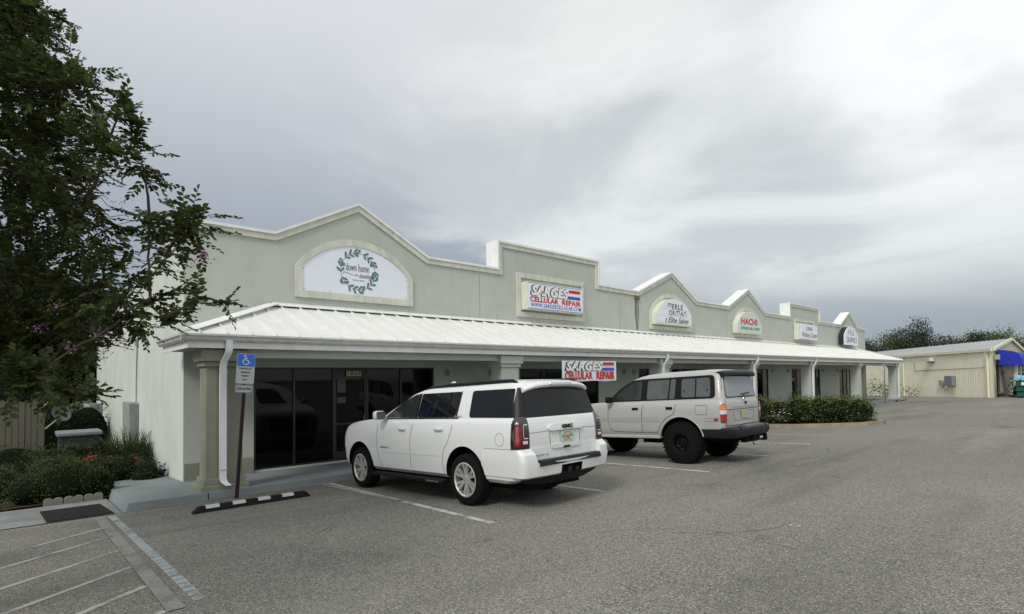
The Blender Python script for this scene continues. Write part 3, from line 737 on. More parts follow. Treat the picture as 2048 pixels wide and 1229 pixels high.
stroke(mb, [(6.44, 5.00), (6.42, 5.04), (6.47, 5.06), (6.56, 5.04), (6.68, 5.00), (6.78, 4.99), (6.84, 5.02), (6.80, 5.035), (6.80, 5.0), (6.88, 4.98), (6.93, 5.0)], .010, yb1-.001)
text(mb, 'boutique', 6.90, 7.34, 4.90, 5.07, yb1-.001, shear=.5, offset=-.002)
text(mb, 'made at home', 6.68, 7.04, 4.855, 4.885, yb1-.001, offset=-.006)
mb.build('lettering', INKB, brd)
# 2: cellular repair lit box, and 2b: the banner hung from the canopy
def sarges(t, X0, X1, Z0, Z1, y, face, www=True):
    """artwork of the cellular repair sign in the rectangle"""
    W_ = X1-X0; H_ = Z1-Z0; fx = lambda u: X0+u*W_; fz = lambda v: Z0+v*H_
    top = .93
    lo = .50 if www else .47
    mb = MB(); text(mb, 'SARGES', fx(.03), fx(.715), fz(lo-.012), fz(top+.008), y-.001, .003, shear=.22, offset=.075, spacing=1.06); mb.build('letter_outline', INK, face)
    mb = MB(); text(mb, 'SARGES', fx(.052), fx(.722), fz(lo+.012), fz(top-.012), y-.0045, .003, shear=.22, offset=.048, spacing=1.06); mb.build('white_lettering', WHITE, face)
    mb = MB(); st = [];  sx, sz, r = fx(.235), fz(lo+(top-lo)*.40), H_*.075
    for k in range(10):
        a = math.pi/2 + k*math.pi/5; rr = r if k % 2 == 0 else r*.42; st.append((sx+rr*math.cos(a)*1.15, sz+rr*math.sin(a)))
    mb.prism(st, y-.012, y-.008); mb.build('star', RED, face); mb = MB()
    zt, zb = fz(top-.02), fz(lo+.02); h = (zt-zb)/3
    mb.prism([(fx(.735), zt), (fx(.73), zt-h), (fx(.955), zt-h), (fx(.955), zt)], y-.005, y-.001); mb.build('red_stripe', RED, face); mb = MB()
    c0, c1 = (.26, .475) if www else (.06, .44)
    text(mb, 'CELLULAR', fx(.03), fx(.53), fz(c0), fz(c1), y-.001, .004, offset=.04, spacing=1.05)
    mb.build('red_lettering', RED, face); mb = MB()
    text(mb, 'REPAIR', fx(.60), fx(.965), fz(c0), fz(c1), y-.001, .004, offset=.04, spacing=1.05)
    mb.build('red_lettering', RED, face)
    mb = MB(); mb.prism([(fx(.715), zb+h), (fx(.70), zb), (fx(.955), zb), (fx(.955), zb+h)], y-.005, y-.001); mb.build('blue_stripe', BLUE, face)
    if www:
        mb = MB()
        text(mb, 'WWW.SARGESCELLULAR.COM', fx(.04), fx(.965), fz(.065), fz(.225), y-.001, .004, offset=.012, spacing=1.12); mb.build('web_address', BLUE, face)
        for (a_, b_) in ((.985, 1.0), (0, .015)):
            mb = MB(); mb.box(fx(0), fx(1), y-.004, y-.001, fz(a_), fz(b_)); mb.build('border_line', BLUE, face)
        #(fx(0), fx(1), y-.004, y-.001, fz(.985), fz(1.0)); mb.box(fx(0), fx(1), y-.004, y-.001, fz(0), fz(.015))
t, f = boxsign('shop_sign', 'rectangular white lit box sign for cellular repair in red and blue letters', [(12.99, 4.50), (15.93, 4.50), (15.93, 5.46), (12.99, 5.46)], YW-.35, YW-.02, SIGNW, SIGNC, .03)
sarges(t, 13.03, 15.89, 4.53, 5.43, YW-.359, f)
yb2 = 11.42
t = thing('shop_banner', 'white cloth cellular repair banner hanging under the gutter between the two vehicles', 'banner', (13.6, yb2, 1.9))
mb = MB()
bx0, bx1, bz0, bz1 = 12.30, 14.98, 1.96, 2.62
mb.grid(lambda u, v: (bx0+u*(bx1-bx0), yb2+.012*math.sin(u*9)+.0*v, bz0+v*(bz1-bz0)+(.03*(1-u) if v < .5 else 0)+.012*math.sin(u*14)*(v < .5)), np.linspace(0, 1, 28), np.linspace(0, 1, 6))
mb.grid(lambda u, v: (bx0+u*(bx1-bx0), yb2+.016+.012*math.sin(u*9), bz0+v*(bz1-bz0)+(.03*(1-u) if v < .5 else 0)+.012*math.sin(u*14)*(v < .5)), np.linspace(0, 1, 28), np.linspace(0, 1, 6))
f = mb.build('cloth', SIGNW, t, smooth=True)
sarges(t, bx0+.02, bx1-.02, bz0+.03, bz1+.02, yb2-.016, f, www=False)
mb = MB()
for x in (bx0+.1, (bx0+bx1)/2, bx1-.1): mb.tube([(x, yb2, bz1-.02), (x, yb2+.05, 2.92)], .004, 5)
mb.build('hanging_cord', GREYL, t)
# 3: salon
def arched_box(label, x0, x1, zs, zp, zt, face, dy=.32, case=SIGNC):
    return boxsign('shop_sign', label, arch(x0, x1, zs, zp, zt, 24), YW-dy, YW-.02, face, case, .06)
t, f = arched_box('arched white salon sign with black capital letters under the third gable', 20.95, 23.93, 4.42, 4.93, 5.66, SIGNW)
ys = YW-.329
mb = MB()
stroke(mb, [(21.86, 5.22), (21.86, 5.34), (21.90, 5.40), (21.97, 5.40), (22.01, 5.34), (22.01, 5.25)], .035, ys)
stroke(mb, [(22.01, 5.34), (22.05, 5.40), (22.12, 5.40), (22.16, 5.34), (22.16, 5.22)], .035, ys)
text(mb, 'ERLE', 22.22, 23.12, 5.16, 5.40, ys, offset=.005, spacing=1.15)
text(mb, 'OR', 21.92, 22.42, 4.86, 5.10, ys, offset=.005, spacing=1.1)
stroke(mb, [(22.50, 4.86), (22.50, 5.02), (22.56, 5.09), (22.63, 5.09), (22.67, 5.02), (22.67, 4.86)], .035, ys)
stroke(mb, [(22.67, 5.02), (22.73, 5.09), (22.80, 5.09), (22.85, 5.02), (22.85, 4.86)], .035, ys)
text(mb, 'A', 22.92, 23.14, 4.86, 5.10, ys, offset=.005)
stroke(mb, [(23.20, 4.86), (23.20, 5.02), (23.26, 5.09), (23.34, 5.09), (23.40, 5.02), (23.40, 4.86)], .035, ys)
text(mb, 't Elite Salon', 21.62, 23.58, 4.53, 4.78, ys, shear=.45, offset=.01, spacing=1.05)
mb.build('lettering', INK, f)
mb = MB(); mb.box(21.25, 23.65, ys-.001, ys+.001, 5.13, 5.137); mb.box(21.05, 23.85, ys-.001, ys+.001, 4.81, 4.817); mb.build('letter_track', GREYL, f)
# 4: grill
t, f = arched_box('arched pale green grill sign with red capitals and small green line', 28.62, 31.5, 4.36, 4.88, 5.60, SIGNG)
mb = MB(); text(mb, 'HACHI', 29.02, 31.0, 4.84, 5.20, ys, offset=.035, spacing=1.05); mb.build('red_lettering', RED, f)
mb = MB(); text(mb, 'JAPANESE GRILL EXPRESS', 28.95, 31.28, 4.52, 4.72, ys, offset=.02); mb.build('green_lettering', GREENT, f)
# 5: wellness centre, a loose board over an older cream box
t = thing('shop_sign', 'cream box sign with a white wellness centre board covering its right side', 'sign', (38.2, YW, 4.3))
mb = MB(); mb.box(36.95, 39.6, YW-.36, YW-.02, 4.30, 5.34); mb.build('case', SIGNC, t, bevel=.01)
mb = MB(); mb.hexa([(37.12, YW-.41, 4.36), (39.95, YW-.41, 4.30), (39.95, YW-.37, 4.30), (37.12, YW-.37, 4.36), (37.10, YW-.41, 5.33), (39.93, YW-.41, 5.27), (39.93, YW-.37, 5.27), (37.10, YW-.37, 5.33)]); f = mb.build('board', SIGNW, t)
mb = MB(); text(mb, 'CHINA', 37.95, 39.1, 4.90, 5.16, YW-.412, offset=-.01); text(mb, 'Wellness Center', 37.25, 39.9, 4.45, 4.80, YW-.412, offset=-.008); mb.build('lettering', MAROON, f)
# 6: graphics
t = thing('shop_sign', 'white half round graphics board with thin black letters under the last gable', 'sign', (46.5, YW, 4.2))
mb = MB(); mb.prism(arch(45.3, 48.2, 4.22, 4.85, 5.60, 24), YW-.30, YW-.02); mb.build('case', INK, t)
mb = MB(); mb.prism(arch(45.0, 48.15, 4.18, 4.85, 5.60, 24), YW-.5, YW-.46); f = mb.build('board', SIGNW, t)
mb = MB(); y = YW-.502
stroke(mb, [(46.0, 4.95), (46.03, 5.35)], .05, y); stroke(mb, [(46.35, 4.93), (46.38, 5.35)], .05, y); stroke(mb, [(46.02, 5.15), (46.36, 5.15)], .04, y)
stroke(mb, [(46.62, 5.30), (46.62, 4.93), (46.85, 4.93)], .05, y)
stroke(mb, [(47.0, 4.92), (47.0, 5.30), (47.2, 5.25), (47.02, 5.12), (47.24, 5.02), (47.0, 4.92)], .045, y)
text(mb, 'GRAPHICS', 45.55, 47.85, 4.36, 4.78, y, offset=-.012, spacing=1.1)
mb.build('lettering', INK, f)

# ------------------------------------------------------------------ meter boxes and pipes on the side wall
XS = XL-.001
t = thing('meter_box', 'tall narrow weathered steel service box on pale side wall nearest the flower bed', 'utility box', (XS, 21.1, .5), group='service boxes on the side wall')
mb = MB(); mb.box(XS-.24, XS, 20.3, 21.9, -.6, 1.52); mb.build('cabinet', GREYL, t, bevel=.01)
mb = MB(); mb.box(XS-.245, XS-.0, 20.24, 20.297, .3, 1.46); mb.build('door', mat('oxide_grey', (.23, .25, .25), .7, noise=.6, nscale=4), t)
mb = MB(); mb.tube([(XS-.05, 20.5, 1.52), (XS-.04, 20.6, 2.2), (XS-.03, 20.5, 3.3)], .018, 6); mb.box(XS-.06, XS, 20.4, 20.7, 3.28, 3.5); mb.build('conduit', GREYM, t)
t = thing('meter_box', 'grey electric panel with cream side and small red tag further along the side wall', 'utility box', (XS, 31, .2), group='service boxes on the side wall')
mb = MB(); mb.box(XS-.35, XS, 30.6, 32.4, -.9, 1.2); mb.build('cabinet', GREYM, t, bevel=.01)
mb = MB(); mb.box(XS-.5, XS, 32.45, 33.3, -1.0, 1.15); mb.build('side_cabinet', SIGNC, t)
mb = MB(); mb.box(XS-.3, XS, 28.9, 30.5, -.6, .5); mb.build('lower_cabinet', GREYL, t)
mb = MB(); mb.box(XS-.2, XS-.05, 29.9, 30.3, .5, .7); mb.build('tag', RED, t)
t = thing('air_conditioner', 'low grey air conditioner with a flat lid behind the flower bed', 'air conditioner', (1.1, 19.2, zg(0, 19.2)))
z0 = zg(0, 19.2)
mb = MB(); mb.box(.72, 1.58, 18.8, 19.7, z0, .72)
for k in range(9): mb.box(.71, 1.59, 18.79, 19.71, z0+.12+k*.12, z0+.135+k*.12)
mb.build('casing', mat('dark_grille', (.03, .033, .035), .6), t)
mb = MB(); mb.rbox(.66, 1.64, 18.72, 19.78, .721, .83, .03); mb.build('lid', GREYM, t)
# ------------------------------------------------------------------ fence, dishes
t = thing('wooden_fence', 'weathered dog eared picket fence behind the flower bed at the left', 'fence', (-2, 24, zg(0, 24)))
mb = MB(); rn = random.Random(3); zf = zg(0, 24)
for k in range(34):
    x = .36-k*.155; y = 24.0+.012*rn.uniform(-1, 1); h = 1.62+rn.uniform(-.02, .02); w = .142
    mb.prism([(x, zf), (x+w, zf), (x+w, h-.05), (x+w*.75, h), (x+w*.25, h), (x, h-.05)], y, y+.02)
mb.build('picket_panel', WOOD, t)
mb = MB(); mb.box(-5.2, .5, 24.03, 24.08, 1.2, 1.3); mb.box(-5.2, .5, 24.03, 24.08, -.3, -.2); mb.build('rail', WOOD, t)
mb = MB(); mb.box(.40, .53, 23.93, 24.05, zf, 1.70); mb.build('post', WOOD, t); mb = MB(); mb.box(.38, .55, 23.91, 24.07, 1.701, 1.75); mb.build('post_cap', GREYL, t)
def dish(label, c, r, tilt):
    t = thing('satellite_dish', label, 'satellite dish', c, group='satellite dishes beside the fence')
    c = Vector(c); M = Matrix.Translation(c) @ Matrix.Rotation(rad(tilt), 4, 'Z') @ Matrix.Rotation(rad(-25), 4, 'Y')
    mb = MB(); mb.lathe([(0, 0), (r*.5, .012), (r*.8, .03), (r, .055), (r, .065), (r*.8, .04), (r*.5, .022), (0, .01)], 28, M); mb.build('reflector', DISHG, t, smooth=True)
    mb = MB(); mb.tube([c+Vector((-.06, .03, -.03)), c+Vector((-.1, .02, -.2)), c+Vector((-.35, .1, -.45))], .022, 7); mb.build('mast', GREYL, t)
    mb = MB(); mb.tube([c+Vector((.0, -.02, -.16)), c+Vector((-.02, -.38, -.1))], .012, 6); mb.box(c.x-.06, c.x+.03, c.y-.45, c.y-.36, c.z-.13, c.z-.06); mb.build('receiver_arm', DISHG, t)
dish('upper grey satellite dish above the end of the picket fence', (.84, 22.1, 1.92), .24, -60)
dish('lower and larger grey satellite dish beside the end of the picket fence', (.86, 22.0, 1.20), .27, -60)

# ------------------------------------------------------------------ disabled parking signs, wheel stops, mat, edging, paper box
def acc_symbol(mb, cx, cz, s, y):
    dot(mb, (cx-.12*s, cz+.40*s), .075*s, y)
    stroke(mb, [(cx-.12*s, cz+.30*s), (cx-.10*s, cz-.02*s), (cx+.14*s, cz-.02*s), (cx+.26*s, cz-.30*s), (cx+.38*s, cz-.27*s)], .075*s, y)
    stroke(mb, [(cx-.11*s, cz+.16*s), (cx+.10*s, cz+.16*s)], .06*s, y)
    pts = [(cx-.02*s+.27*s*math.cos(a), cz-.18*s+.27*s*math.sin(a)) for a in np.linspace(rad(135), rad(375-30), 18)]
    stroke(mb, pts, .06*s, y)
def rrect(x0, x1, z0, z1, r, n=4):
    pl = []
    for (cx, cz, a0) in ((x1-r, z0+r, -90), (x1-r, z1-r, 0), (x0+r, z1-r, 90), (x0+r, z0+r, 180)):
        for k in range(n+1): a = rad(a0+90*k/n); pl.append((cx+r*math.cos(a), cz+r*math.sin(a)))
    return pl
def parking_sign(label, base, top, detail=True, sc=1.0, turn=0):
    base = Vector(base); top = Vector(top)
    t = thing('parking_sign', label, 'parking sign', base, group='disabled parking signs')
    d = (top-base).normalized(); ax = Vector((1, 0, 0)); ax = (ax - d*ax.dot(d)).normalized(); yv = d.cross(ax)*1.0
    # local frame: x across, z along the post, y away from viewer
    M = Matrix((( ax.x, yv.x, d.x, base.x), (ax.y, yv.y, d.y, base.y), (ax.z, yv.z, d.z, base.z), (0, 0, 0, 1)))
    L_ = (top-base).length
    mb = MB(); mb.box(-.032, .032, .0, .012, 0, L_, M); mb.box(-.032, -.022, -.02, .0, 0, L_, M); mb.box(.022, .032, -.02, .0, 0, L_, M)
    if detail:
        mb.mi = 1
        for k in range(int(L_*25)): mb.box(-.008, .008, -.003, -.0005, .05+k*.04, .066+k*.04, M)
    p = mb.build('post', [STEELP, DARK], t)
    w = .165*sc; zt = L_
    y = -.026
    mb = MB(); mb.prism(rrect(-w, w, zt-.56, zt+.02, .03), y, y+.003, M=M); pl = mb.build('upper_plate', RETRO, t)
    mb = MB(); mb.prism(rrect(-w+.008, w-.008, zt-.225, zt+.012, .025), y-.003, y-.0005, M=M); mb.build('blue_field', HBLUE, pl)
    mb = MB(); acc_symbol(mb, 0, 0, .20, 0); mb.v = [tuple(M @ Vector((a, b+y-.0035, c+zt-.10))) for a, b, c in mb.v]; mb.build('wheelchair_symbol', WHITE, pl)
    mb = MB()
    for i, s in enumerate(('PARKING BY', 'DISABLED', 'PERMIT', 'ONLY')):
        hw = (.115, .085, .065, .045)[i]; text(mb, s, -hw, hw, zt-.285-.07*i, zt-.253-.07*i, y-.0005, .002, offset=.02, M=M)
    ring_b = MB(); 
    mb.build('lettering', INK, pl)
    mb = MB(); mb.prism(rrect(-w, w-.01, zt-.74, zt-.58, .03), y, y+.003, M=M); p2 = mb.build('lower_plate', RETRO, t)
    mb = MB(); text(mb, '$250.00 FINE', -w+.035, w-.045, zt-.69, zt-.63, y-.0005, .002, offset=.02, M=M)
    o_ = rrect(-w+.008, w-.018, zt-.732, zt-.588, .025); i_ = rrect(-w+.016, w-.026, zt-.724, zt-.596, .02); n = len(o_)
    vs = [M @ Vector((a, y-.002, c)) for a, c in o_+i_]; mb.add(vs, [(i, (i+1) % n, n+(i+1) % n, n+i) for i in range(n)])
    mb.build('lettering', INK, p2)
    return t
parking_sign('leaning disabled parking sign on a rusty post by the first column', (3.04, 11.30, -.12), (3.21, 11.30, 2.64))
parking_sign('distant upright disabled parking sign at the far end of the canopy', (45.9, 11.3, -.15), (45.9, 11.3, 2.80), False)
def wheel_stop(label, x0, x1, y):
    t = thing('wheel_stop', label, 'wheel stop', ((x0+x1)/2, y, zg(0, y)), group='rubber wheel stops at the kerb')
    z = zg(0, y)
    mb = MB(); w0, w1, h = .085, .055, .105
    mb.hexa([(x0, y-w0, z), (x1, y-w0, z), (x1, y+w0, z), (x0, y+w0, z), (x0+.10, y-w1, z+h), (x1-.10, y-w1, z+h), (x1-.10, y+w1, z+h), (x0+.10, y+w1, z+h)])
    mb.build('bar', BLACK, t, bevel=.012)
    n = 4
    for k in range(n):
        a = x0+.16+(x1-x0-.32)*k/n + .04; b = a+(x1-x0-.32)/n*.50
        mb = MB(); sl_ = (w0-w1)/h
        mb.add([(a, y-w1-.0-.002, z+h+.002), (b, y-w1-.002, z+h+.002), (b, y+w1*.6, z+h+.002), (a, y+w1*.6, z+h+.002)], [(0, 1, 2, 3)])
        mb.add([(a, y-w1-.003, z+h+.001), (b, y-w1-.003, z+h+.001), (b, y-w1-.016, z+h*.62), (a, y-w1-.016, z+h*.62)], [(0, 1, 2, 3)])
        mb.build('reflective_strip', mat('reflective_white', (.60, .62, .62), .45, noise=.4, nscale=20), t)
wheel_stop('long black rubber wheel stop with white strips in front of the first column', 2.08, 4.05, 10.28)
wheel_stop('small black wheel stop with white strips at the far end of the shops', 48.2, 50.6, 11.15)
mb = MB(); mb.hexa([(.30, 11.56, zg(0, 11.56)+.014), (1.17, 11.56, zg(0, 11.56)+.014), (1.10, 13.0, zg(0, 13)+.014), (.24, 13.0, zg(0, 13)+.014), (.30, 11.56, zg(0, 11.56)+.03), (1.17, 11.56, zg(0, 11.56)+.03), (1.10, 13.0, zg(0, 13)+.03), (.24, 13.0, zg(0, 13)+.03)])
o = mb.build('door_mat', MATB); tag(o, 'flat black rubber mat lying on the pale concrete walk', 'mat')
# scalloped edging stones
es = None
for k in range(3):
    x0 = .30+k*.31; z = zg(0, 13.8); t_ = thing('edging_stone', ['scalloped tan edging stone at the left corner of the flower bed', 'middle scalloped edging stone in front of the low bush', 'right scalloped edging stone next to the raised slab'][k], 'edging', (x0, 13.8, z), group='scalloped edging along the flower bed')
    pl = [(x0, z-.05), (x0+.30, z-.05)]
    for q in range(2):
        cx = x0+.225-q*.15
        for a in range(0, 181, 30): pl.append((cx+.075*math.cos(rad(a)), z+.10+.05*math.sin(rad(a))))
    mb = MB(); mb.prism(pl, 13.79, 13.85); mb.build('block', mat('edging_concrete', (.19, .185, .15), .9, noise=.4, nscale=10), t_, bevel=.006)
t = thing('newspaper_box', 'teal newspaper box on the walk behind the clipped hedge', 'newspaper box', (36.5, 13.2, zg(0, 13)+.15))
mb = MB(); z = zg(0, 13)+.15; mb.rbox(36.1, 37.0, 13.0, 13.45, z+.15, 1.02, .04); mb.build('cabinet', TEAL, t)
mb = MB(); mb.box(36.2, 36.9, 12.98, 12.999, .42, .72); mb.build('window', GLASS, t); mb = MB(); mb.box(36.28, 36.82, 12.985, 12.999, .76, .90); mb.build('label_plate', WHITE, t)
mb = MB(); mb.box(36.15, 36.25, 13.1, 13.4, z, z+.15); mb.box(36.85, 36.95, 13.1, 13.4, z, z+.15); mb.build('leg', TEAL, t)

# ------------------------------------------------------------------ cream metal building, dumpster
A = Vector((51.62, 6.06, 0)); e = Vector((.822, .569, 0)).normalized(); gD = Vector((1, -.03, 0)).normalized()
tY = thing('metal_shed_building', 'cream metal sided building with grey ribbed roof and blue awnings beyond the shops', 'building', (A.x, A.y, -.2))
LW = 26.0; HZ = 3.62
def W(s, z, o=0):   # point on the long wall: s metres from the near corner, o outwards
    n = Vector((-e.y, e.x, 0)); p = A + e*s + n*o; return Vector((p.x, p.y, z))
mb = MB()
s = 0
ribs = []
k = 0
sw = .30
while s < LW:
    a, b = s, s+sw
    # shallow ribbed cladding
    mb.add([W(a, -1.6), W(b-.05, -1.6), W(b-.05, HZ), W(a, HZ)], [(0, 1, 2, 3)])
    mb.add([W(b-.05, -1.6), W(b-.035, -1.6, .012), W(b-.035, HZ, .012), W(b-.05, HZ)], [(0, 1, 2, 3)])
    mb.add([W(b-.035, -1.6, .012), W(b-.015, -1.6, .012), W(b-.015, HZ, .012), W(b-.035, HZ, .012)], [(0, 1, 2, 3)])
    mb.add([W(b-.015, -1.6, .012), W(b, -1.6), W(b, HZ), W(b-.015, HZ, .012)], [(0, 1, 2, 3)])
    s += sw
mb.build('long_wall', YEL, tY)
GW = 15.0; pk = A + gD*GW/2
mb = MB(); P0 = A; P1 = A + gD*GW
mb.add([(P0.x, P0.y, -1.0), (P1.x, P1.y, -1.0), (P1.x, P1.y, HZ), (pk.x, pk.y, 4.60), (P0.x, P0.y, HZ)], [(0, 1, 2, 3, 4)]); mb.build('gable_wall', mat('cream_gable', (.50, .47, .33), .6), tY)
R0 = pk + Vector((-.1, -.1, 0)); mb = MB()
nr = 46
for k in range(nr):
    s0, s1 = LW*k/nr-.1, LW*(k+1)/nr-.1
    a0 = W(s0, HZ+.05, .12); a1 = W(s1, HZ+.05, .12); b0 = R0+e*s0+Vector((0, 0, 4.66)); b1 = R0+e*s1+Vector((0, 0, 4.66))
    up = Vector((0, 0, .05)); am = a0.lerp(a1, .82); bm_ = b0.lerp(b1, .82); an = a0.lerp(a1, .91); bn = b0.lerp(b1, .91)
    mb.add([a0, am, bm_, b0], [(0, 1, 2, 3)]); mb.add([am, an+up, bn+up, bm_], [(0, 1, 2, 3)]); mb.add([an+up, a1, b1, bn+up], [(0, 1, 2, 3)])
r1 = P1 + Vector((.3, -.1, 0)); mb.add([R0+Vector((0, 0, 4.66)), R0+e*LW+Vector((0, 0, 4.66)), r1+e*LW+Vector((0, 0, HZ)), r1+Vector((0, 0, HZ))], [(0, 1, 2, 3)])
mb.build('roof', ROOFG, tY)
mb = MB()
def beamq(p, q, h, t_):
    p = Vector(p); q = Vector(q); d = (q-p).normalized(); sd = Vector((-d.y, d.x, 0)).normalized()*t_
    mb.hexa([p-sd, q-sd, q+sd, p+sd, p-sd+Vector((0, 0, h)), q-sd+Vector((0, 0, h)), q+sd+Vector((0, 0, h)), p+sd+Vector((0, 0, h))])
beamq(W(-.12, HZ-.13, .12), W(LW, HZ-.13, .12), .2, .06)
beamq(Vector((P0.x-.12, P0.y-.1, HZ-.08)), Vector((pk.x-.1, pk.y-.1, 4.52)), .2, .05); beamq(Vector((pk.x-.1, pk.y-.1, 4.52)), Vector((P1.x+.2, P1.y-.1, HZ-.1)), .2, .05)
mb.build('eave_trim', YELT, tY)
for s in (.5, 13.6):
    mb = MB(); a = W(s, 0, .08); beamq(Vector((a.x, a.y, -.6)), Vector((a.x+e.x*.22, a.y+e.y*.22, -.6)), HZ+.5, .06); mb.build('downspout', YELT, tY)
mb = MB()
mb.add([W(.75, 2.36, .05), W(11.55, 2.20, .05), W(11.55, 2.14, .05), W(.75, 2.32, .05)], [(0, 1, 2, 3)]); mb.add([W(11.5, 2.2, .05), W(11.56, 2.2, .05), W(11.56, 2.95, .05), W(11.5, 2.95, .05)], [(0, 1, 2, 3)])
mb.build('panel_edge', mat('joint_brown', (.25, .22, .15), .8), tY)
def wbox(s0, s1, z0, z1, d, m, name):
    mb = MB(); mb.hexa([W(s0, z0, .03), W(s1, z0, .03), W(s1, z0, d), W(s0, z0, d), W(s0, z1, .03), W(s1, z1, .03), W(s1, z1, d), W(s0, z1, d)]); return mb.build(name, m, tY)
wbox(7.9, 8.8, 2.98, 3.28, .45, SIGNC, 'flood_lamp'); wbox(8.2, 8.6, 2.86, 2.975, .3, GREYL, 'lamp_lens')
wbox(4.85, 5.95, .93, 1.72, .3, GREYM, 'electric_box'); wbox(6.5, 7.0, .92, 1.36, .22, GREYL, 'meter')
mb = MB(); mb.tube([W(6.7, .92, .12), W(6.65, .66, .12), W(6.3, .52, .12), W(5.9, .62, .12), W(5.75, .93, .12)], .03, 6); mb.tube([W(5.0, .93, .12), W(5.0, .2, .12)], .05, 6); mb.build('conduit', GREYL, tY)
# awnings, porch pillars and dark shopfront of the gable side
G0 = A + Vector((.6, 0, 0))
for k in range(3):
    x0 = A.x+.9+k*3.3; x1 = x0+3.2; yy = A.y-.15; mb = MB(); pr = [(yy, 2.50), (yy-1.3, 2.50), (yy-1.3, 2.9), (yy-1.15, 3.25), (yy-.8, 3.48), (yy-.35, 3.58), (yy, 3.6)]
    mb.prism(pr, x0, x1, axis='x'); aw = mb.build('awning', AWN, tY, smooth=True, angle=50)
    if k == 0:
        mb = MB(); mb.box(x1-1.3, x1-.2, yy-1.33, yy-1.305, 2.55, 3.2); mb.build('awning_sign', mat('awning_sign_brown', (.16, .10, .09), .7, noise=.8, nscale=6, col2=(.4, .38, .3)), aw)
mb = MB(); mb.box(A.x+.9, A.x+11, A.y-.12, A.y-.06, -.2, 2.5); mb.build('shop_window', GLASS, tY)
for k in range(5):
    x = A.x+1.7+k*2.2; mb = MB(); mb.tube([(x, A.y-1.0, 0), (x, A.y-1.0, 2.5)], [.17, .14], 12); mb.build('porch_pillar', TRIM, tY, smooth=True)
wbx = MB(); wbx.box(A.x+.15, A.x+.45, A.y-.35, A.y-.05, 2.9, 3.25); wbx.build('wall_lamp', GREYL, tY)
# lattice gate
t = thing('timber_screen', 'low weathered timber screen beside the corner of the cream building', 'screen', (A.x+1.2, A.y-1.4, .2))
mb = MB()
for k in range(9): mb.box(A.x+.5+k*.3, A.x+.56+k*.3, A.y-1.45, A.y-1.4, .15, 1.3)
mb.build('slat', WOOD, t); mb = MB(); mb.box(A.x+.4, A.x+3.1, A.y-1.395, A.y-1.35, .9, 1.0); mb.box(A.x+.4, A.x+3.1, A.y-1.395, A.y-1.35, .3, .4); mb.build('rail', WOOD, t)
t = thing('dumpster', 'dark green steel dumpster with pale blue corrugated lid at the right edge', 'dumpster', (51.2, 4.3, .22))
dx = 50.35; mb = MB()
mb.hexa([(dx, 2.6, .3), (dx+2.0, 2.6, .3), (dx+2.0, 4.75, .3), (dx, 4.75, .3), (dx-.1, 2.55, 1.45), (dx+2.1, 2.55, 1.45), (dx+2.1, 4.8, 1.45), (dx-.1, 4.8, 1.45)])
for z in (.35, .72, 1.05, 1.38): mb.box(dx-.16, dx+2.15, 2.5, 4.86, z, z+.06)
mb.build('bin', DGREEN, t)
mb = MB()
for k in range(9): mb.tube([(dx-.2, 2.6+k*.26, 1.52), (dx+1.0, 2.6+k*.26, 1.66), (dx+2.2, 2.6+k*.26, 1.60)], .12, 8)
mb.build('lid', LBLUE, t); mb = MB(); mb.box(dx-.175, dx-.165, 4.3, 4.5, 1.1, 1.3); mb.build('sticker', WHITE, t)

# kerbed island with hedges
isl = [(21.85, 11.5), (21.80, 9.5), (21.76, 8.2), (22.35, 7.0), (23.0, 6.25), (23.8, 5.95), (24.6, 6.05), (25.5, 6.9), (25.9, 8.5), (25.9, 11.5)]
inn = [(22.05, 11.5), (22.0, 9.5), (21.96, 8.3), (22.5, 7.2), (23.1, 6.45), (23.8, 6.15), (24.5, 6.25), (25.3, 7.0), (25.7, 8.5), (25.7, 11.5)]
mb = MB(); n = len(isl)
vs = [(x, y, zg(x, y)-.05) for x, y in isl] + [(x+(.02 if x < 24 else -.02), y, zg(x, y)+.14) for x, y in isl] + [(x, y, zg(x, y)+.14) for x, y in inn] + [(x, y, zg(x, y)-.05) for x, y in inn]
mb.add(vs, [f for i in range(n-1) for f in ((i, i+1, n+i+1, n+i), (n+i, n+i+1, 2*n+i+1, 2*n+i), (2*n+i, 2*n+i+1, 3*n+i+1, 3*n+i))]); tag(mb.build('island_kerb', CURBC), kind='structure')
mb = MB(); mb.add([(x, y, zg(x, y)+.10) for x, y in inn], [tuple(range(n))]); tag(mb.build('island_soil', SOIL), kind='structure')
# ------------------------------------------------------------------ vehicles
def car_frame(x, y, yaw):
    fy = Vector((math.sin(yaw), math.cos(yaw), -.05*math.cos(yaw))).normalized()
    rx = Vector((math.cos(yaw), -math.sin(yaw), .05*math.sin(yaw))).normalized(); uz = rx.cross(fy).normalized(); rx = fy.cross(uz)
    return Matrix(((rx.x, fy.x, uz.x), (rx.y, fy.y, uz.y), (rx.z, fy.z, uz.z)))

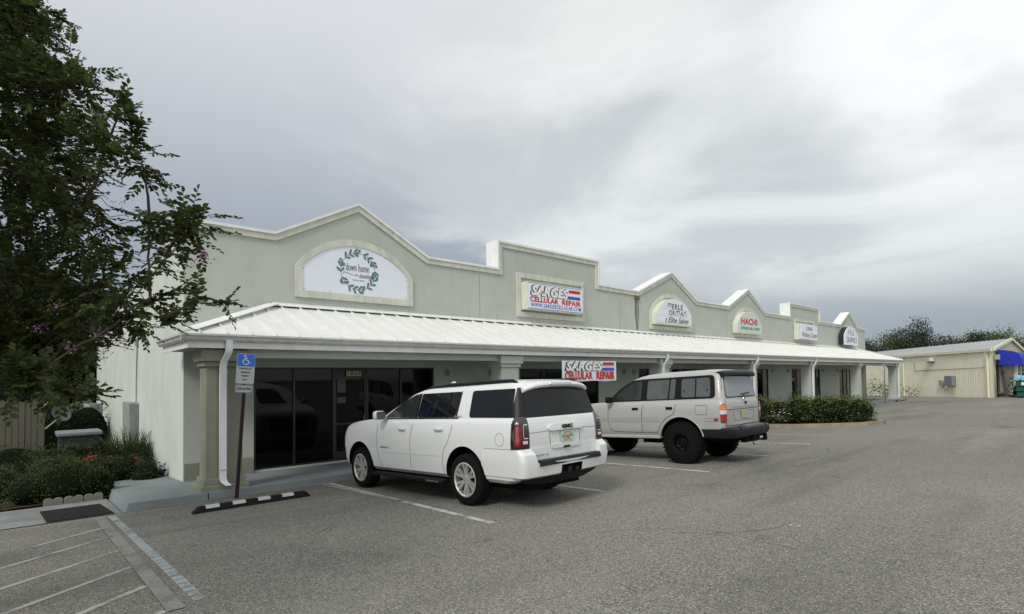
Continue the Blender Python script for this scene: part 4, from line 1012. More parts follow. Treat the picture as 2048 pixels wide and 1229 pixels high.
class Shell:
    """stack of rounded plan outlines; also maps (u, z) on its skin to 3D: u is y along the left flank and keeps
    running round the rear corner and across the back"""
    def __init__(s, levels, bulge=.03, zmod=None):
        s.lv = levels; s.bulge = bulge; s.zmod = zmod
    def at(s, z):
        L = s.lv
        if z <= L[0][0]: return L[0][1:]
        for a, b in zip(L[:-1], L[1:]):
            if z <= b[0]:
                t = (z-a[0])/(b[0]-a[0]); return tuple(a[i]+(b[i]-a[i])*t for i in range(1, 6))
        return L[-1][1:]
    def half(s, lv, ns=22):
        z, hw, y0, y1, r0, r1 = lv; P = []
        def bl(x): return s.bulge*(x/hw)**2
        for k in range(6): x = (hw-r0)*k/6; P.append((-x, y0+bl(x)))
        b = bl(hw-r0)
        for k in range(7): a = math.pi/2*k/6; P.append((-(hw-r0)-r0*math.sin(a), y0+b+r0-r0*math.cos(a)))
        ya, yb = y0+b+r0, y1-r1
        for k in range(1, ns): P.append((-hw, ya+(yb-ya)*k/ns))
        for k in range(7): a = math.pi/2*k/6; P.append((-(hw-r1)-r1*math.cos(a), y1-r1+r1*math.sin(a)-.0))
        for k in range(1, 5): P.append((-(hw-r1)*(1-k/4), y1))
        return P
    def mesh(s, mb, cap_top=True, cap_bot=True):
        n = None; rows = []
        for lv in s.lv:
            h = s.half(lv); full = h + [(-x, y) for x, y in reversed(h[1:-1])]
            row = [Vector((x, y, s.zmod(y, lv[0]) if s.zmod else lv[0])) for x, y in full]; rows.append(row); n = len(row); m = len(h)
        vs = [p for r in rows for p in r]; fs = []
        for i in range(len(rows)-1):
            for k in range(n): fs.append((i*n+k, i*n+(k+1) % n, (i+1)*n+(k+1) % n, (i+1)*n+k))
        def cap(i):
            b = i*n
            # strips across from left vertex k to its mirror
            for k in range(0, m-1):
                l0, l1 = b+k, b+k+1; q0 = b+(n-k) % n; q1 = b+(n-k-1) % n
                if k == 0: fs.append((l0, l1, q1))
                elif k == m-2: fs.append((l0, l1, q0))
                else: fs.append((l0, l1, q1, q0))
        if cap_top: cap(len(rows)-1)
        if cap_bot: cap(0)
        mb.add(vs, fs)
    def pt(s, u, z, eps=0.0):
        hw, y0, y1, r0, r1 = s.at(z); b = s.bulge*((hw-r0)/hw)**2
        ya = y0+b+r0; zz = s.zmod(max(u, y0), z) if s.zmod else z
        d = ya-u
        if d <= 0: return Vector((-hw-eps, u, zz))
        if d < r0*math.pi/2:
            a = d/r0; return Vector((-(hw-r0)-(r0+eps)*math.cos(a), ya-(r0+eps)*math.sin(a), zz))
        x = -(hw-r0)+(d-r0*math.pi/2); return Vector((x, y0+s.bulge*(x/hw)**2-eps, zz))
    def rx(s, x, z, eps=0.0):
        hw, y0, y1, r0, r1 = s.at(z); return Vector((x, y0+s.bulge*(x/hw)**2-eps, z))
    def u_of_x(s, x, z):
        hw, y0, y1, r0, r1 = s.at(z); b = s.bulge*((hw-r0)/hw)**2; return y0+b+r0-r0*math.pi/2-(x+(hw-r0))

def panel(mb, poly, fn, eps=.006, back=-.004, rings=(0, .35, .65, .88, 1.0)):
    """a slightly raised skin over the 2D outline poly, mapped by fn(a, b, eps)"""
    cx = sum(p[0] for p in poly)/len(poly); cz = sum(p[1] for p in poly)/len(poly); n = len(poly)
    b0 = len(mb.v); mb.v.append(tuple(fn(cx, cz, eps)))
    for t in rings[1:]:
        for p in poly: mb.v.append(tuple(fn(cx+(p[0]-cx)*t, cz+(p[1]-cz)*t, eps)))
    for p in poly: mb.v.append(tuple(fn(p[0], p[1], back)))
    for k in range(n): mb.f.append((b0, b0+1+k, b0+1+(k+1) % n)); mb.m.append(mb.mi)
    for r in range(len(rings)-1):
        a = b0+1+r*n; c = a+n
        for k in range(n): mb.f.append((a+k, c+k, c+(k+1) % n, a+(k+1) % n)); mb.m.append(mb.mi)
def rpoly(pts, r=.04, n=4):
    """round the corners of a polygon"""
    out = []; N = len(pts)
    for i in range(N):
        p = Vector(pts[i]); a = Vector(pts[i-1]); c = Vector(pts[(i+1) % N]); ri = r[i] if isinstance(r, (list, tuple)) else r
        d1 = (a-p); d2 = (c-p); l = min(ri, d1.length*.45, d2.length*.45); s_ = p+d1.normalized()*l; e_ = p+d2.normalized()*l
        for k in range(n+1):
            t = k/n; out.append(tuple(s_*(1-t)**2+p*2*t*(1-t)+e_*t*t))
    # densify long edges so that curved skins are followed
    res = []
    for i in range(len(out)):
        p = Vector(out[i]); q = Vector(out[(i+1) % len(out)]); m = max(1, int((q-p).length/.12))
        for k in range(m): res.append(tuple(p.lerp(q, k/m)))
    return res
def ribbon(mb, pts, w, fn, eps=.0035):
    """thin strip on the skin along 2D points (panel gaps, mouldings)"""
    P = []
    for a, b in zip(pts[:-1], pts[1:]):
        a = Vector(a); b = Vector(b); m = max(1, int((b-a).length/.08))
        for k in range(m): P.append(a.lerp(b, k/m))
    P.append(Vector(pts[-1])); n = len(P); b0 = len(mb.v)
    for i in range(n):
        d = (P[min(i+1, n-1)]-P[max(0, i-1)]).normalized(); q = Vector((-d.y, d.x))*w/2
        mb.v.append(tuple(fn(*(P[i]+q), eps))); mb.v.append(tuple(fn(*(P[i]-q), eps)))
    for i in range(n-1): mb.f.append((b0+2*i, b0+2*i+1, b0+2*i+3, b0+2*i+2)); mb.m.append(mb.mi)

def wheel(parent, x, y, R, wid, rimR, style, side, steer=0):
    M = Matrix.Translation((x, y, R)) @ Matrix.Rotation(steer, 4, 'Z') @ Matrix.Scale(side, 4, (1, 0, 0))
    # local +X is outboard after scale by side
    w = wid/2
    mb = MB()
    hub = mb; hub.lathe([(0, -w*.3), (rimR*.55, -w*.3), (rimR*.55, w*.1), (0, w*.1)], 20, M)
    h = mb.build('wheel', DARK, parent, local=True)
    mb = MB(); sh = .045 if style == 'alloy' else .07
    prof = [(rimR, -w*.9), (rimR+.02, -w), (R-sh, -w*.98), (R-.015, -w*.86), (R, -w*.62), (R, w*.62), (R-.015, w*.86), (R-sh, w*.98), (rimR+.02, w), (rimR, w*.88), (rimR-.01, w*.6), (rimR-.01, -w*.8)]
    mb.lathe(prof, 56, M, closed=True)
    if style != 'alloy':
        for k in range(36):
            a = 2*math.pi*k/36
            for s_, off in ((-1, 0), (1, math.pi/36)):
                A_ = M @ Matrix.Rotation(a+off, 4, 'X')
                mb.hexa([A_ @ Vector(p) for p in ((s_*w*.35, -.022, R-.01), (s_*w*.99, -.028, R-.03), (s_*w*.99, .012, R-.03), (s_*w*.35, .018, R-.01), (s_*w*.35, -.020, R+.016), (s_*w*.95, -.024, R+.006), (s_*w*.95, .010, R+.006), (s_*w*.35, .016, R+.016))])
                mb.hexa([A_ @ Vector(p) for p in ((s_*w*.985, -.022, R-.10), (s_*(w+.012), -.022, R-.10), (s_*(w+.012), .006, R-.10), (s_*w*.985, .006, R-.10), (s_*w*.96, -.024, R-.03), (s_*(w+.006), -.024, R-.03), (s_*(w+.006), .008, R-.03), (s_*w*.96, .008, R-.03))])
        for s_ in (-.12, .12):
            mb.lathe([(R+.012, w*(s_-.08)), (R+.012, w*(s_+.08))], 48, M)
    mb.build('tyre', RUBBER, h, local=True, smooth=True, angle=30)
    mb = MB()
    if style == 'alloy':
        mb.lathe([(rimR-.002, w*.93), (rimR+.004, w*.96), (rimR-.012, w*.99), (rimR-.028, w*.90), (rimR-.034, -w*.4), (rimR-.05, -w*.4)], 48, M)
        for k in range(6):
            a = 2*math.pi*k/6
            for da in (-.17, .17):
                A_ = M @ Matrix.Rotation(a, 4, 'X')
                def P(r, ang, xx): return A_ @ Vector((xx, r*math.sin(ang), r*math.cos(ang)))
                r0, r1 = .055, rimR-.016; a0, a1 = da*.6, da*1.12; t0, t1 = .34, .085
                x0, x1 = w*.74, w*.90
                mb.hexa([P(r0, a0-t0, x0-.03), P(r0, a0+t0, x0-.03), P(r1, a1+t1+.03, x1-.045), P(r1, a1-t1-.03, x1-.045), P(r0, a0-t0*.9, x0), P(r0, a0+t0*.9, x0), P(r1, a1+t1, x1), P(r1, a1-t1, x1)])
        mb.lathe([(.085, w*.60), (.078, w*.76), (.045, w*.80), (0, w*.80)], 24, M)
        r = mb.build('rim', CHROME, h, local=True, smooth=True, angle=25)
        mb = MB(); 
        for k in range(6):
            a = 2*math.pi*(k+.5)/6; A_ = M @ Matrix.Rotation(a, 4, 'X') @ Matrix.Translation((0, 0, .062)); mb.lathe([(.011, w*.7), (.011, w*.815), (0, w*.82)], 8, A_)
    else:
        mb.lathe([(rimR-.002, w*.80), (rimR+.006, w*.90), (rimR-.012, w*.93), (rimR-.025, w*.82), (rimR-.035, w*.2), (rimR-.07, w*.08), (.11, w*.22), (.10, w*.30), (.065, w*.32), (.06, w*.52), (0, w*.54)], 40, M)
        for k in range(8):
            A_ = M @ Matrix.Rotation(2*math.pi*k/8, 4, 'X'); mb.hexa([A_ @ Vector(p) for p in ((w*.10, -.022, .10), (w*.24, -.022, .10), (w*.24, .022, .10), (w*.10, .022, .10), (w*.02, -.035, rimR-.05), (w*.30, -.03, rimR-.05), (w*.30, .03, rimR-.05), (w*.02, .035, rimR-.05))])
        mb.build('rim', DRIM, h, local=True, smooth=True, angle=25)

def arc(cy, cz, r, a0, a1, n=16): return [(cy+r*math.cos(rad(a0+(a1-a0)*k/n)), cz+r*math.sin(rad(a0+(a1-a0)*k/n))) for k in range(n+1)]

# ---------------- white full size SUV
R_ = car_frame(6.17, 6.95, -.034)
yk = thing('parked_car', 'long white full size SUV with black roof rails parked nose in beside the disabled bay', 'SUV', (6.17, 6.95, zg(0, 6.95)), R_)
def zy(y, z):
    if z <= 1.0 or y < 2.75: return z
    h = 1.37-.13*min(1, (y-2.75)/1.4)**1.5; return 1.0+(z-1.0)*(h-1.0)/.37
YL = [(.40, .90, -1.02, 4.00, .12, .20), (.46, .965, -1.16, 4.08, .14, .24), (.60, .985, -1.22, 4.13, .13, .25), (.84, 1.0, -1.265, 4.15, .12, .25), (1.02, .998, -1.275, 4.14, .12, .25),
      (1.16, .985, -1.275, 4.11, .12, .25), (1.27, .968, -1.262, 4.07, .12, .25), (1.34, .940, -1.245, 4.00, .13, .25), (1.37, .905, -1.225, 3.92, .13, .25)]
ys = Shell(YL, .03, zy)
mb = MB(); ys.mesh(mb); body = mb.build('body', CARW, yk, local=True, smooth=True)
WB = 3.34; cut = MB()
for cy in (0, WB):
    for sx in (-1, 1): cut.lathe([(0, 0), (.50, 0), (.50, .62), (0, .62)], 44, Matrix.Translation((-1.25 if sx < 0 else .63, cy, .43)))
bool_cut(body, [(cut, DARK)])
YG_ = [(1.33, .925, -1.235, 2.80, .13, .14), (1.38, .912, -1.222, 2.70, .13, .14), (1.80, .795, -1.125, 1.68, .13, .14), (1.86, .755, -1.075, 1.47, .14, .18), (1.905, .66, -.98, 1.20, .18, .26), (1.935, .45, -.75, .9, .2, .25), (1.94, .25, -.5, .6, .15, .2)]
gh = Shell(YG_, .03)
mb = MB(); gh.mesh(mb); mb.build('cabin', CARW, yk, local=True, smooth=True, angle=40)
# spoiler lip over the rear glass with the slim high brake lamp
def sweep(mb, sec, xs, fy):
    """closed (y, z) section swept across the width"""
    n = len(sec); b0 = len(mb.v)
    for x in xs:
        for (y, z) in sec: dy, dz = fy(x); mb.v.append((x, y+dy, z+dz))
    for i in range(len(xs)-1):
        for k in range(n): mb.f.append((b0+i*n+k, b0+i*n+(k+1) % n, b0+(i+1)*n+(k+1) % n, b0+(i+1)*n+k)); mb.m.append(mb.mi)
    mb.f += [tuple(b0+k for k in range(n)), tuple(b0+(len(xs)-1)*n+k for k in range(n))]; mb.m += [mb.mi]*2
mb = MB(); sweep(mb, [(-.70, 1.925), (-1.0, 1.915), (-1.20, 1.885), (-1.235, 1.865), (-1.245, 1.835), (-1.225, 1.805), (-1.14, 1.785), (-1.0, 1.80), (-.70, 1.85)], list(np.linspace(-.735, .735, 24)), lambda x: (.035*(x/.73)**2+.05*(abs(x)/.73)**6, -.03*(x/.73)**2-.05*(abs(x)/.73)**5))
sp = mb.build('spoiler', CARW, yk, local=True, smooth=True, angle=40)
mb = MB(); mb.prism(rrect(-.24, .24, 1.822, 1.858, .015), -1.252, -1.20); bl = mb.build('high_brake_lamp', CHROMEP, sp, local=True)
mb = MB(); mb.prism(rrect(-.225, .225, 1.830, 1.850, .008), -1.256, -1.2525); mb.build('lens', CLEAR, bl, local=True)
G = lambda a, b, e=0: gh.pt(a, b, e)
S_ = lambda a, b, e=0: ys.pt(a, b, e)
def mirror_x(mb):
    n = len(mb.v); mb.f += [tuple(i+n for i in f[::-1]) for f in mb.f]; mb.m += list(mb.m); mb.v += [(-x, y, z) for x, y, z in mb.v]
def both(poly, fn, name, m, parent, eps=.006):
    for k in range(2):
        mb = MB(); panel(mb, poly, fn, eps)
        if k: mb.v = [(-x, y, z) for x, y, z in mb.v]
        mb.build(name, m, parent, local=True, smooth=True, angle=30)
both(rpoly([(2.46, 1.395), (1.44, 1.385), (1.40, 1.80), (1.50, 1.80), (1.86, 1.69)], [.05, .03, .04, .1, .30]), G, 'front_window', CFRONT, yk)
both(rpoly([(1.36, 1.385), (.28, 1.385), (.22, 1.795), (1.32, 1.80)], .04), G, 'rear_door_window', CGLASS, yk)
both(rpoly([(-.08, 1.375), (-1.07, 1.365), (-1.04, 1.79), (-.08, 1.795)], [.06, .02, .02, .06]), G, 'quarter_window', CGLASS, yk)
mb = MB(); ribbon(mb, [(2.56, 1.375), (.18, 1.37)], .02, G, .010); ribbon(mb, [(1.40, 1.38), (1.37, 1.805)], .07, G, .009); ribbon(mb, [(.50, 1.38), (.47, 1.80)], .03, G, .010); ribbon(mb, [(.25, 1.38), (.20, 1.80)], .03, G, .009)
mb.pair('window_trim', BLACK, yk)
# black corner that joins quarter glass and rear glass
def uu(x, z): return gh.u_of_x(x, z)
mb = MB(); us = np.linspace(0, 1, 12)
def cornerp(t, z):
    u0 = -1.06; u1 = uu(-.64, z); return gh.pt(u0+(u1-u0)*t, z, .005)
mb.grid(cornerp, us, np.linspace(1.365, 1.80, 6)); mb.pair('corner_trim', BLACKP, yk, smooth=True, angle=60)
mb = MB(); panel(mb, rpoly([(-.80, 1.345), (.80, 1.345), (.70, 1.80), (-.70, 1.80)], .05), lambda a, b, e: gh.rx(a, b, e), .008); rg = mb.build('rear_window', CGLASS, yk, local=True, smooth=True, angle=30)
# windscreen
mb = MB()
def ws(u, v):
    z = 1.40+.42*v; hw, y0, y1, r0, r1 = gh.at(z); x = u*(hw-.06); return Vector((x, y1-.30*abs(u)**3*.6+.012, z+.004))
mb.grid(ws, np.linspace(-1, 1, 12), np.linspace(0, 1, 6)); mb.build('windscreen', CGLASS, yk, local=True, smooth=True)
# panel gaps
mb = MB(); W_ = .010
ribbon(mb, [(2.62, 1.36), (2.66, 1.0), (2.64, .75), (2.56, .56), (2.50, .47)], W_, S_); ribbon(mb, [(1.42, 1.36), (1.50, 1.0), (1.52, .45)], W_, S_)
ribbon(mb, [(.26, 1.36), (.32, 1.15), (.40, .98), (.52, .85), (.56, .7), (.55, .47)], W_, S_); ribbon(mb, [(-.50, .915), (-1.18, .915)], .005, S_)
ribbon(mb, [(uu(-.80, 1.3), 1.33), (uu(-.80, 1.1)+.0, 1.1)], .008, S_)
mb.pair('panel_gap', SEAMW, body)
mb = MB()
ribbon(mb, [(-.86+x, 1.05+z) for x, z in [(.095*math.cos(a), .095*math.sin(a)) for a in np.linspace(0, 2*math.pi, 25)]], .006, S_); mb.build('fuel_flap', SEAMW, body, local=True)
mb = MB(); RX = lambda a, b, e: ys.rx(a, b, e)
ribbon(mb, [(-.80, 1.13), (-.38, 1.14)], .007, RX); ribbon(mb, [(.38, 1.14), (.80, 1.13)], .007, RX)
ribbon(mb, [(-.775, 1.33), (-.775, .75)], .010, RX); ribbon(mb, [(.775, 1.33), (.775, .75)], .010, RX)
mb.build('tailgate_gap', SEAMW, body, local=True)
# lower body crease
mb = MB(); 
for a, b in ((2.44, 1.56), (1.46, .60)): ribbon(mb, [(a, .755), (b, .755)], .012, lambda u, z, e: ys.pt(u, z, .008)); 
mb.pair('door_moulding', CARW, body)
# rear bumper: corners rise to the lamps, black step pad in the dip, dark valance below
BL = [(.485, .955, -1.33, -.46, .11, .02), (.51, .985, -1.37, -.44, .11, .02), (.70, 1.005, -1.41, -.42, .10, .02), (.83, 1.007, -1.395, -.42, .10, .02), (.905, .998, -1.32, -.42, .09, .02), (.912, .98, -1.30, -.44, .09, .02)]
bs = Shell(BL, .06); mb = MB(); bs.mesh(mb); bump = mb.build('rear_bumper', CARW, yk, local=True, smooth=True)
c1 = MB(); c1.hexa([(-.70, -1.6, .70), (.70, -1.6, .70), (.74, -1.27, .70), (-.74, -1.27, .70), (-.80, -1.6, 1.1), (.80, -1.6, 1.1), (.80, -1.27, 1.1), (-.80, -1.27, 1.1)])
c2 = MB()
for sx in (-1, 1): c2.lathe([(0, 0), (.50, 0), (.50, .62), (0, .62)], 44, Matrix.Translation((-1.25 if sx < 0 else .63, 0, .43)))
c3 = MB(); c3.box(-.24, .24, -1.6, -1.27, .45, .63)
bool_cut(bump, [(c1, CARW), (c2, DARK), (c3, DARK)])
mb = MB(); mb.hexa([(-.70, -1.365, .702), (.70, -1.365, .702), (.74, -1.272, .702), (-.74, -1.272, .702), (-.70, -1.345, .735), (.70, -1.345, .735), (.74, -1.272, .735), (-.74, -1.272, .735)])
mb.prism([(-.70, .655), (.70, .655), (.70, .70), (-.70, .70)], -1.40, -1.37); mb.hexa([(-.70, -1.405, .665), (.70, -1.405, .665), (.70, -1.36, .665), (-.70, -1.36, .665), (-.70, -1.385, .735), (.70, -1.385, .735), (.70, -1.34, .735), (-.70, -1.34, .735)])
mb.build('step_pad', BLACKP, bump, local=True)
VL = [(.36, .60, -1.22, -.9, .2, .05), (.42, .80, -1.26, -.75, .2, .05), (.502, .93, -1.30, -.55, .2, .02)]
mb = MB(); Shell(VL, .04).mesh(mb); mb.build('rear_valance', BLACK, yk, local=True, smooth=True)
mb = MB(); mb.box(-.12, .12, -1.30, -1.2, .50, .58); mb.tube([(-.03, -1.36, .54), (-.03, -1.28, .54)], .045, 10); mb.tube([(.12, -1.33, .53), (.17, -1.33, .53)], .04, 8); mb.box(.10, .22, -1.34, -1.28, .50, .56); mb.build('tow_hitch', BLACKP, yk, local=True)
# running boards, sill
for sx in (-1, 1):
    mb = MB(); mb.rbox(min(sx*.90, sx*1.06), max(sx*.90, sx*1.06), .50, 2.78, .305, .375, .025); rb = mb.build('running_board', BLACK, yk, local=True)
    mb = MB(); a, b = sorted((sx*1.058, sx*1.066)); mb.box(a, b, .6, .95, .33, .35); mb.build('trim_strip', CHROMEP, rb, local=True)
mb = MB(); mb.box(-.86, .86, .50, 2.8, .30, .44); mb.box(-.6, .6, -1.0, 4.0, .26, .42); mb.build('underbody', DARK, yk, local=True)
# roof rails
for sx in (-1, 1):
    mb = MB(); pts = [(sx*.675, -.98, 1.875), (sx*.685, -.90, 1.915), (sx*.69, -.6, 1.925), (sx*.69, .6, 1.93), (sx*.685, 1.2, 1.905), (sx*.675, 1.5, 1.85)]
    mb.tube(pts, [.015, .022, .024, .024, .022, .012], 8); mb.box(min(sx*.665, sx*.705), max(sx*.665, sx*.705), -.95, 1.25, 1.87, 1.91); mb.build('roof_rail', BLACKP, yk, local=True, smooth=True)
mb = MB(); mb.prism([(1.02, 1.93), (1.20, 1.93), (1.10, 2.0), (1.05, 2.0)], -.31, -.27, axis='x'); mb.build('antenna_fin', CARW, yk, local=True)
# mirrors and handles
for sx in (-1, 1):
    mb = MB(); mb.rbox(min(sx*.98, sx*1.20), max(sx*.98, sx*1.20), 2.30, 2.46, 1.36, 1.53, .05); mb.rbox(min(sx*.92, sx*1.02), max(sx*.92, sx*1.02), 2.36, 2.44, 1.36, 1.42, .015); mi = mb.build('door_mirror', CARW, yk, local=True, smooth=True)
    mb = MB(); a, b = sorted((sx*1.0, sx*1.185)); mb.prism(rrect(a, b, 1.375, 1.515, .03), 2.292, 2.299); mb.build('mirror_glass', mat('mirror_face', (.5, .55, .53), .05, .5, metal=1), mi, local=True)
    for cy in (1.76, .64):
        mb = MB(); a, b = sorted((sx*.99, sx*1.03)); mb.rbox(a, b, cy-.11, cy+.11, 1.17, 1.215, .016); mb.build('door_handle', CARW, yk, local=True, smooth=True)
# tail lamps
for sx in (-1, 1):
    mb = MB()
    def tl(t, z): u0 = -1.11; u1 = ys.u_of_x(-.785, z); return ys.pt(u0+(u1-u0)*t, z, .014)
    mb.grid(tl, np.linspace(0, 1, 14), np.linspace(.915, 1.362, 6)); 
    def flip(mb):
        if sx > 0: mb.v = [(-x, y, z) for x, y, z in mb.v]
    flip(mb); lamp = mb.build('tail_lamp', mat('lamp_black', (.012, .004, .005), .15, .6, coat=1), yk, local=True, smooth=True)
    mb = MB(); U = lambda t, z, e=0: ys.pt(-1.11+(ys.u_of_x(-.785, z)+1.11)*t, z, .018+e)
    panel(mb, rpoly([(.17, .95), (.86, .95), (.86, 1.03), (.62, 1.05), (.60, 1.29), (.22, 1.29)], .03), U, .0, -.004); flip(mb); mb.build('red_lens', REDD, lamp, local=True)
    mb = MB(); panel(mb, rpoly([(.26, .97), (.44, .97), (.42, 1.24), (.28, 1.24)], .03), U, .003, -.002); flip(mb); mb.build('bright_red_lens', REDL, lamp, local=True)  # inset panel in a brighter red than the lens around it
    mb = MB(); ribbon(mb, [(.90, 1.26), (.66, 1.26), (.635, 1.22), (.635, 1.09), (.66, 1.065), (.90, 1.065)], .016, lambda a, b, e: U(a, b, e), .006); panel(mb, rpoly([(.60, .985), (.88, .985), (.88, 1.03), (.60, 1.03)], .02), U, .004, -.002); flip(mb); mb.build('clear_lens', CLEAR, lamp, local=True)
# tailgate furniture
yb_ = -1.25
mb = MB(); panel(mb, rpoly([(-.37, 1.135), (.37, 1.135), (.40, 1.20), (.30, 1.235), (-.30, 1.235), (-.40, 1.20)], .04), RX, .035); ap = mb.build('plate_applique', CARW, yk, local=True, smooth=True, angle=50)
mb = MB(); o_ = rpoly([(-.36, 1.13), (-.33, .86), (.33, .86), (.36, 1.13)], .05); ribbon(mb, o_, .010, RX, .004); mb.build('plate_recess', SEAMW, body, local=True)
mb = MB(); panel(mb, rpoly([(-.32, .87), (.32, .87), (.34, .935), (-.34, .935)], .025), RX, .025); lb = mb.build('handle_bar', CARW, yk, local=True, smooth=True, angle=50)
mb = MB(); mb.prism([(-.075, .867), (.075, .867), (.06, .895), (-.06, .895)], -1.31, -1.295); mb.build('grip', DARK, lb, local=True)
def plate(parent, xc, z0, y, label, fru=True, M=None):
    mb = MB(); mb.prism(rrect(xc-.155, xc+.155, z0, z0+.155, .015), y-.006, y); p = mb.build('licence_plate', mat('plate_pale', (.50, .56, .50), .4), parent, local=True)
    mb = MB(); text(mb, label[0], xc-.135, xc-.035, z0+.035, z0+.105, y-.0065, .002, offset=.015); text(mb, label[1], xc+.035, xc+.135, z0+.035, z0+.105, y-.0065, .002, offset=.015)
    text(mb, 'MYFLORIDA.COM' if fru else '', xc-.08, xc+.08, z0+.118, z0+.132, y-.0065, .002) if fru else None
    text(mb, 'SUNSHINE STATE', xc-.09, xc+.09, z0+.012, z0+.024, y-.0065, .002)
    mb.build('lettering', LICG, p, local=True)
    mb = MB(); dot(mb, (xc-.008, z0+.068), .026, y-.006); dot(mb, (xc+.014, z0+.056), .024, y-.006); mb.build('fruit_emblem', ORANGE, p, local=True)
    mb = MB(); mb.prism(rrect(xc+.105, xc+.145, z0+.112, z0+.143, .004), y-.009, y-.0065); mb.build('year_sticker', mat('sticker_yellow', (.75, .55, .03), .5), p, local=True)
plate(yk, .03, .965, -1.285, ('145', 'JVG'))
mb = MB(); text(mb, 'GMC', -.11, .14, 1.160, 1.220, -1.312, .010, offset=.05, spacing=1.05); mb.build('emblem', INK, ap, local=True)
mb = MB(); text(mb, 'YUKON XL', -.72, -.40, .785, .815, -1.285, .004, offset=-.005, spacing=1.5); mb.build('model_lettering', mat('badge_grey', (.12, .12, .12), .3, metal=1), body, local=True)
# flank lettering, built in the plane of the door
Mflank = Matrix(((0, 1, 0, 0), (-1, 0, 0, 0), (0, 0, 1, 0), (0, 0, 0, 1)))
mb = MB(); text(mb, 'YUKON XL', -2.52, -2.22, .825, .855, -1.004, .004, spacing=1.4, M=Mflank.inverted() if False else Matrix(((0, 1, 0, 0), (-1, 0, 0, 0), (0, 0, 1, 0), (0, 0, 0, 1)))); mb.build('door_badge', mat('badge_grey', (.12,)*3), body, local=True)
mb = MB(); text(mb, 'SLT', -.20, -.08, 1.385, 1.41, -.925, .004, shear=.3, M=Matrix(((0, 1, 0, 0), (-1, 0, 0, 0), (0, 0, 1, 0), (0, 0, 0, 1)))); mb.build('trim_badge', mat('badge_grey', (.12,)*3), body, local=True)
# front grille and lamps (seen in the shop glass)
mb = MB(); mb.box(-.56, .56, 4.10, 4.175, .66, 1.08); mb.build('grille', BLACKP, yk, local=True)
for sx in (-1, 1):
    mb = MB(); a, b = sorted((sx*.60, sx*.80)); mb.rbox(a, b, 3.98, 4.16, .92, 1.10, .02); mb.build('headlight', CLEAR, yk, local=True)
for (x, y) in ((-.855, 0), (.855, 0), (-.855, WB), (.855, WB)): wheel(yk, x, y, .405, .28, .268, 'alloy', -1 if x < 0 else 1)

# ---------------- lifted silver off-roader
R_ = car_frame(11.93, 6.63, -.015)
lc = thing('parked_car', 'lifted silver boxy off road wagon with oversized black mud tyres and black rear bumper', 'SUV', (11.93, 6.63, zg(0, 6.63)), R_)
def zl(y, z):
    if z <= 1.15 or y < 2.25: return z
    h = 1.415-.13*min(1, (y-2.25)/1.6)**1.2; return 1.15+(z-1.15)*(h-1.15)/.265
LL = [(.60, .86, -.98, 3.62, .10, .25), (.66, .905, -1.01, 3.68, .11, .28), (.80, .92, -1.035, 3.70, .10, .28), (.98, .935, -1.055, 3.70, .10, .28), (1.17, .935, -1.07, 3.68, .10, .28), (1.30, .915, -1.065, 3.66, .10, .28), (1.385, .885, -1.045, 3.60, .11, .28), (1.415, .86, -1.03, 3.55, .11, .28)]
ls = Shell(LL, .02, zl)
mb = MB(); ls.mesh(mb); body = mb.build('body', CARG, lc, local=True, smooth=True)
WBL = 2.85; cut = MB()
for cy in (-.02, WBL):
    for sx in (-1, 1): cut.lathe([(0, 0), (.54, 0), (.54, .58), (0, .58)], 44, Matrix.Translation((-1.15 if sx < 0 else .57, cy, .50)))
bool_cut(body, [(cut, DARK)])
LG = [(1.385, .875, -1.04, 2.22, .12, .22), (1.43, .865, -1.035, 2.15, .12, .22), (1.94, .765, -.975, 1.34, .12, .22), (2.0, .725, -.94, 1.18, .13, .22), (2.045, .64, -.86, 1.0, .18, .22), (2.075, .45, -.65, .75, .2, .2), (2.08, .25, -.4, .5, .15, .15)]
lg = Shell(LG, .02); mb = MB(); lg.mesh(mb); mb.build('cabin', CARG, lc, local=True, smooth=True, angle=40)
G2 = lambda a, b, e=0: lg.pt(a, b, e); S2 = lambda a, b, e=0: ls.pt(a, b, e); RL = lambda a, b, e=0: ls.rx(a, b, e)
both(rpoly([(2.02, 1.42), (-.86, 1.435), (-.83, 1.945), (1.05, 1.945), (1.30, 1.925), (1.62, 1.76)], [.04, .10, .10, .3, .2, .3]), G2, 'window_surround', BLACK, lc, eps=.004)
def glassp(poly, r, name, m): both(rpoly(poly, r), G2, name, m, lc, eps=.009)
glassp([(1.90, 1.45), (1.02, 1.45), (1.00, 1.90), (1.22, 1.90), (1.52, 1.75)], .05, 'front_window', CFRONT)
glassp([(.86, 1.455), (.30, 1.455), (.26, 1.90), (.84, 1.90)], .05, 'rear_door_window', CGLASS2)
glassp([(.26, 1.455), (.12, 1.455), (.10, 1.90), (.22, 1.90)], .03, 'quarter_light', CGLASS2)
glassp([(-.05, 1.475), (-.75, 1.475), (-.73, 1.89), (-.05, 1.89)], .07, 'quarter_window', CGLASS2)
mb = MB(); ribbon(mb, [(-.40, 1.47), (-.40, 1.90)], .028, G2, .014); mb.pair('window_divider', BLACK, lc)
for y in (-.12, -.67):
    mb = MB(); panel(mb, rpoly([(y-.012, 1.60), (y+.012, 1.60), (y+.012, 1.65), (y-.012, 1.65)], .006), G2, .016); mb.build('window_latch', BLACK, lc, local=True)
mb = MB(); panel(mb, rpoly([(-.74, 1.43), (.74, 1.43), (.66, 1.93), (-.66, 1.93)], .08), lambda a, b, e: lg.rx(a, b, e), .003); mb.build('rear_window_seal', BLACK, lc, local=True, smooth=True, angle=30)
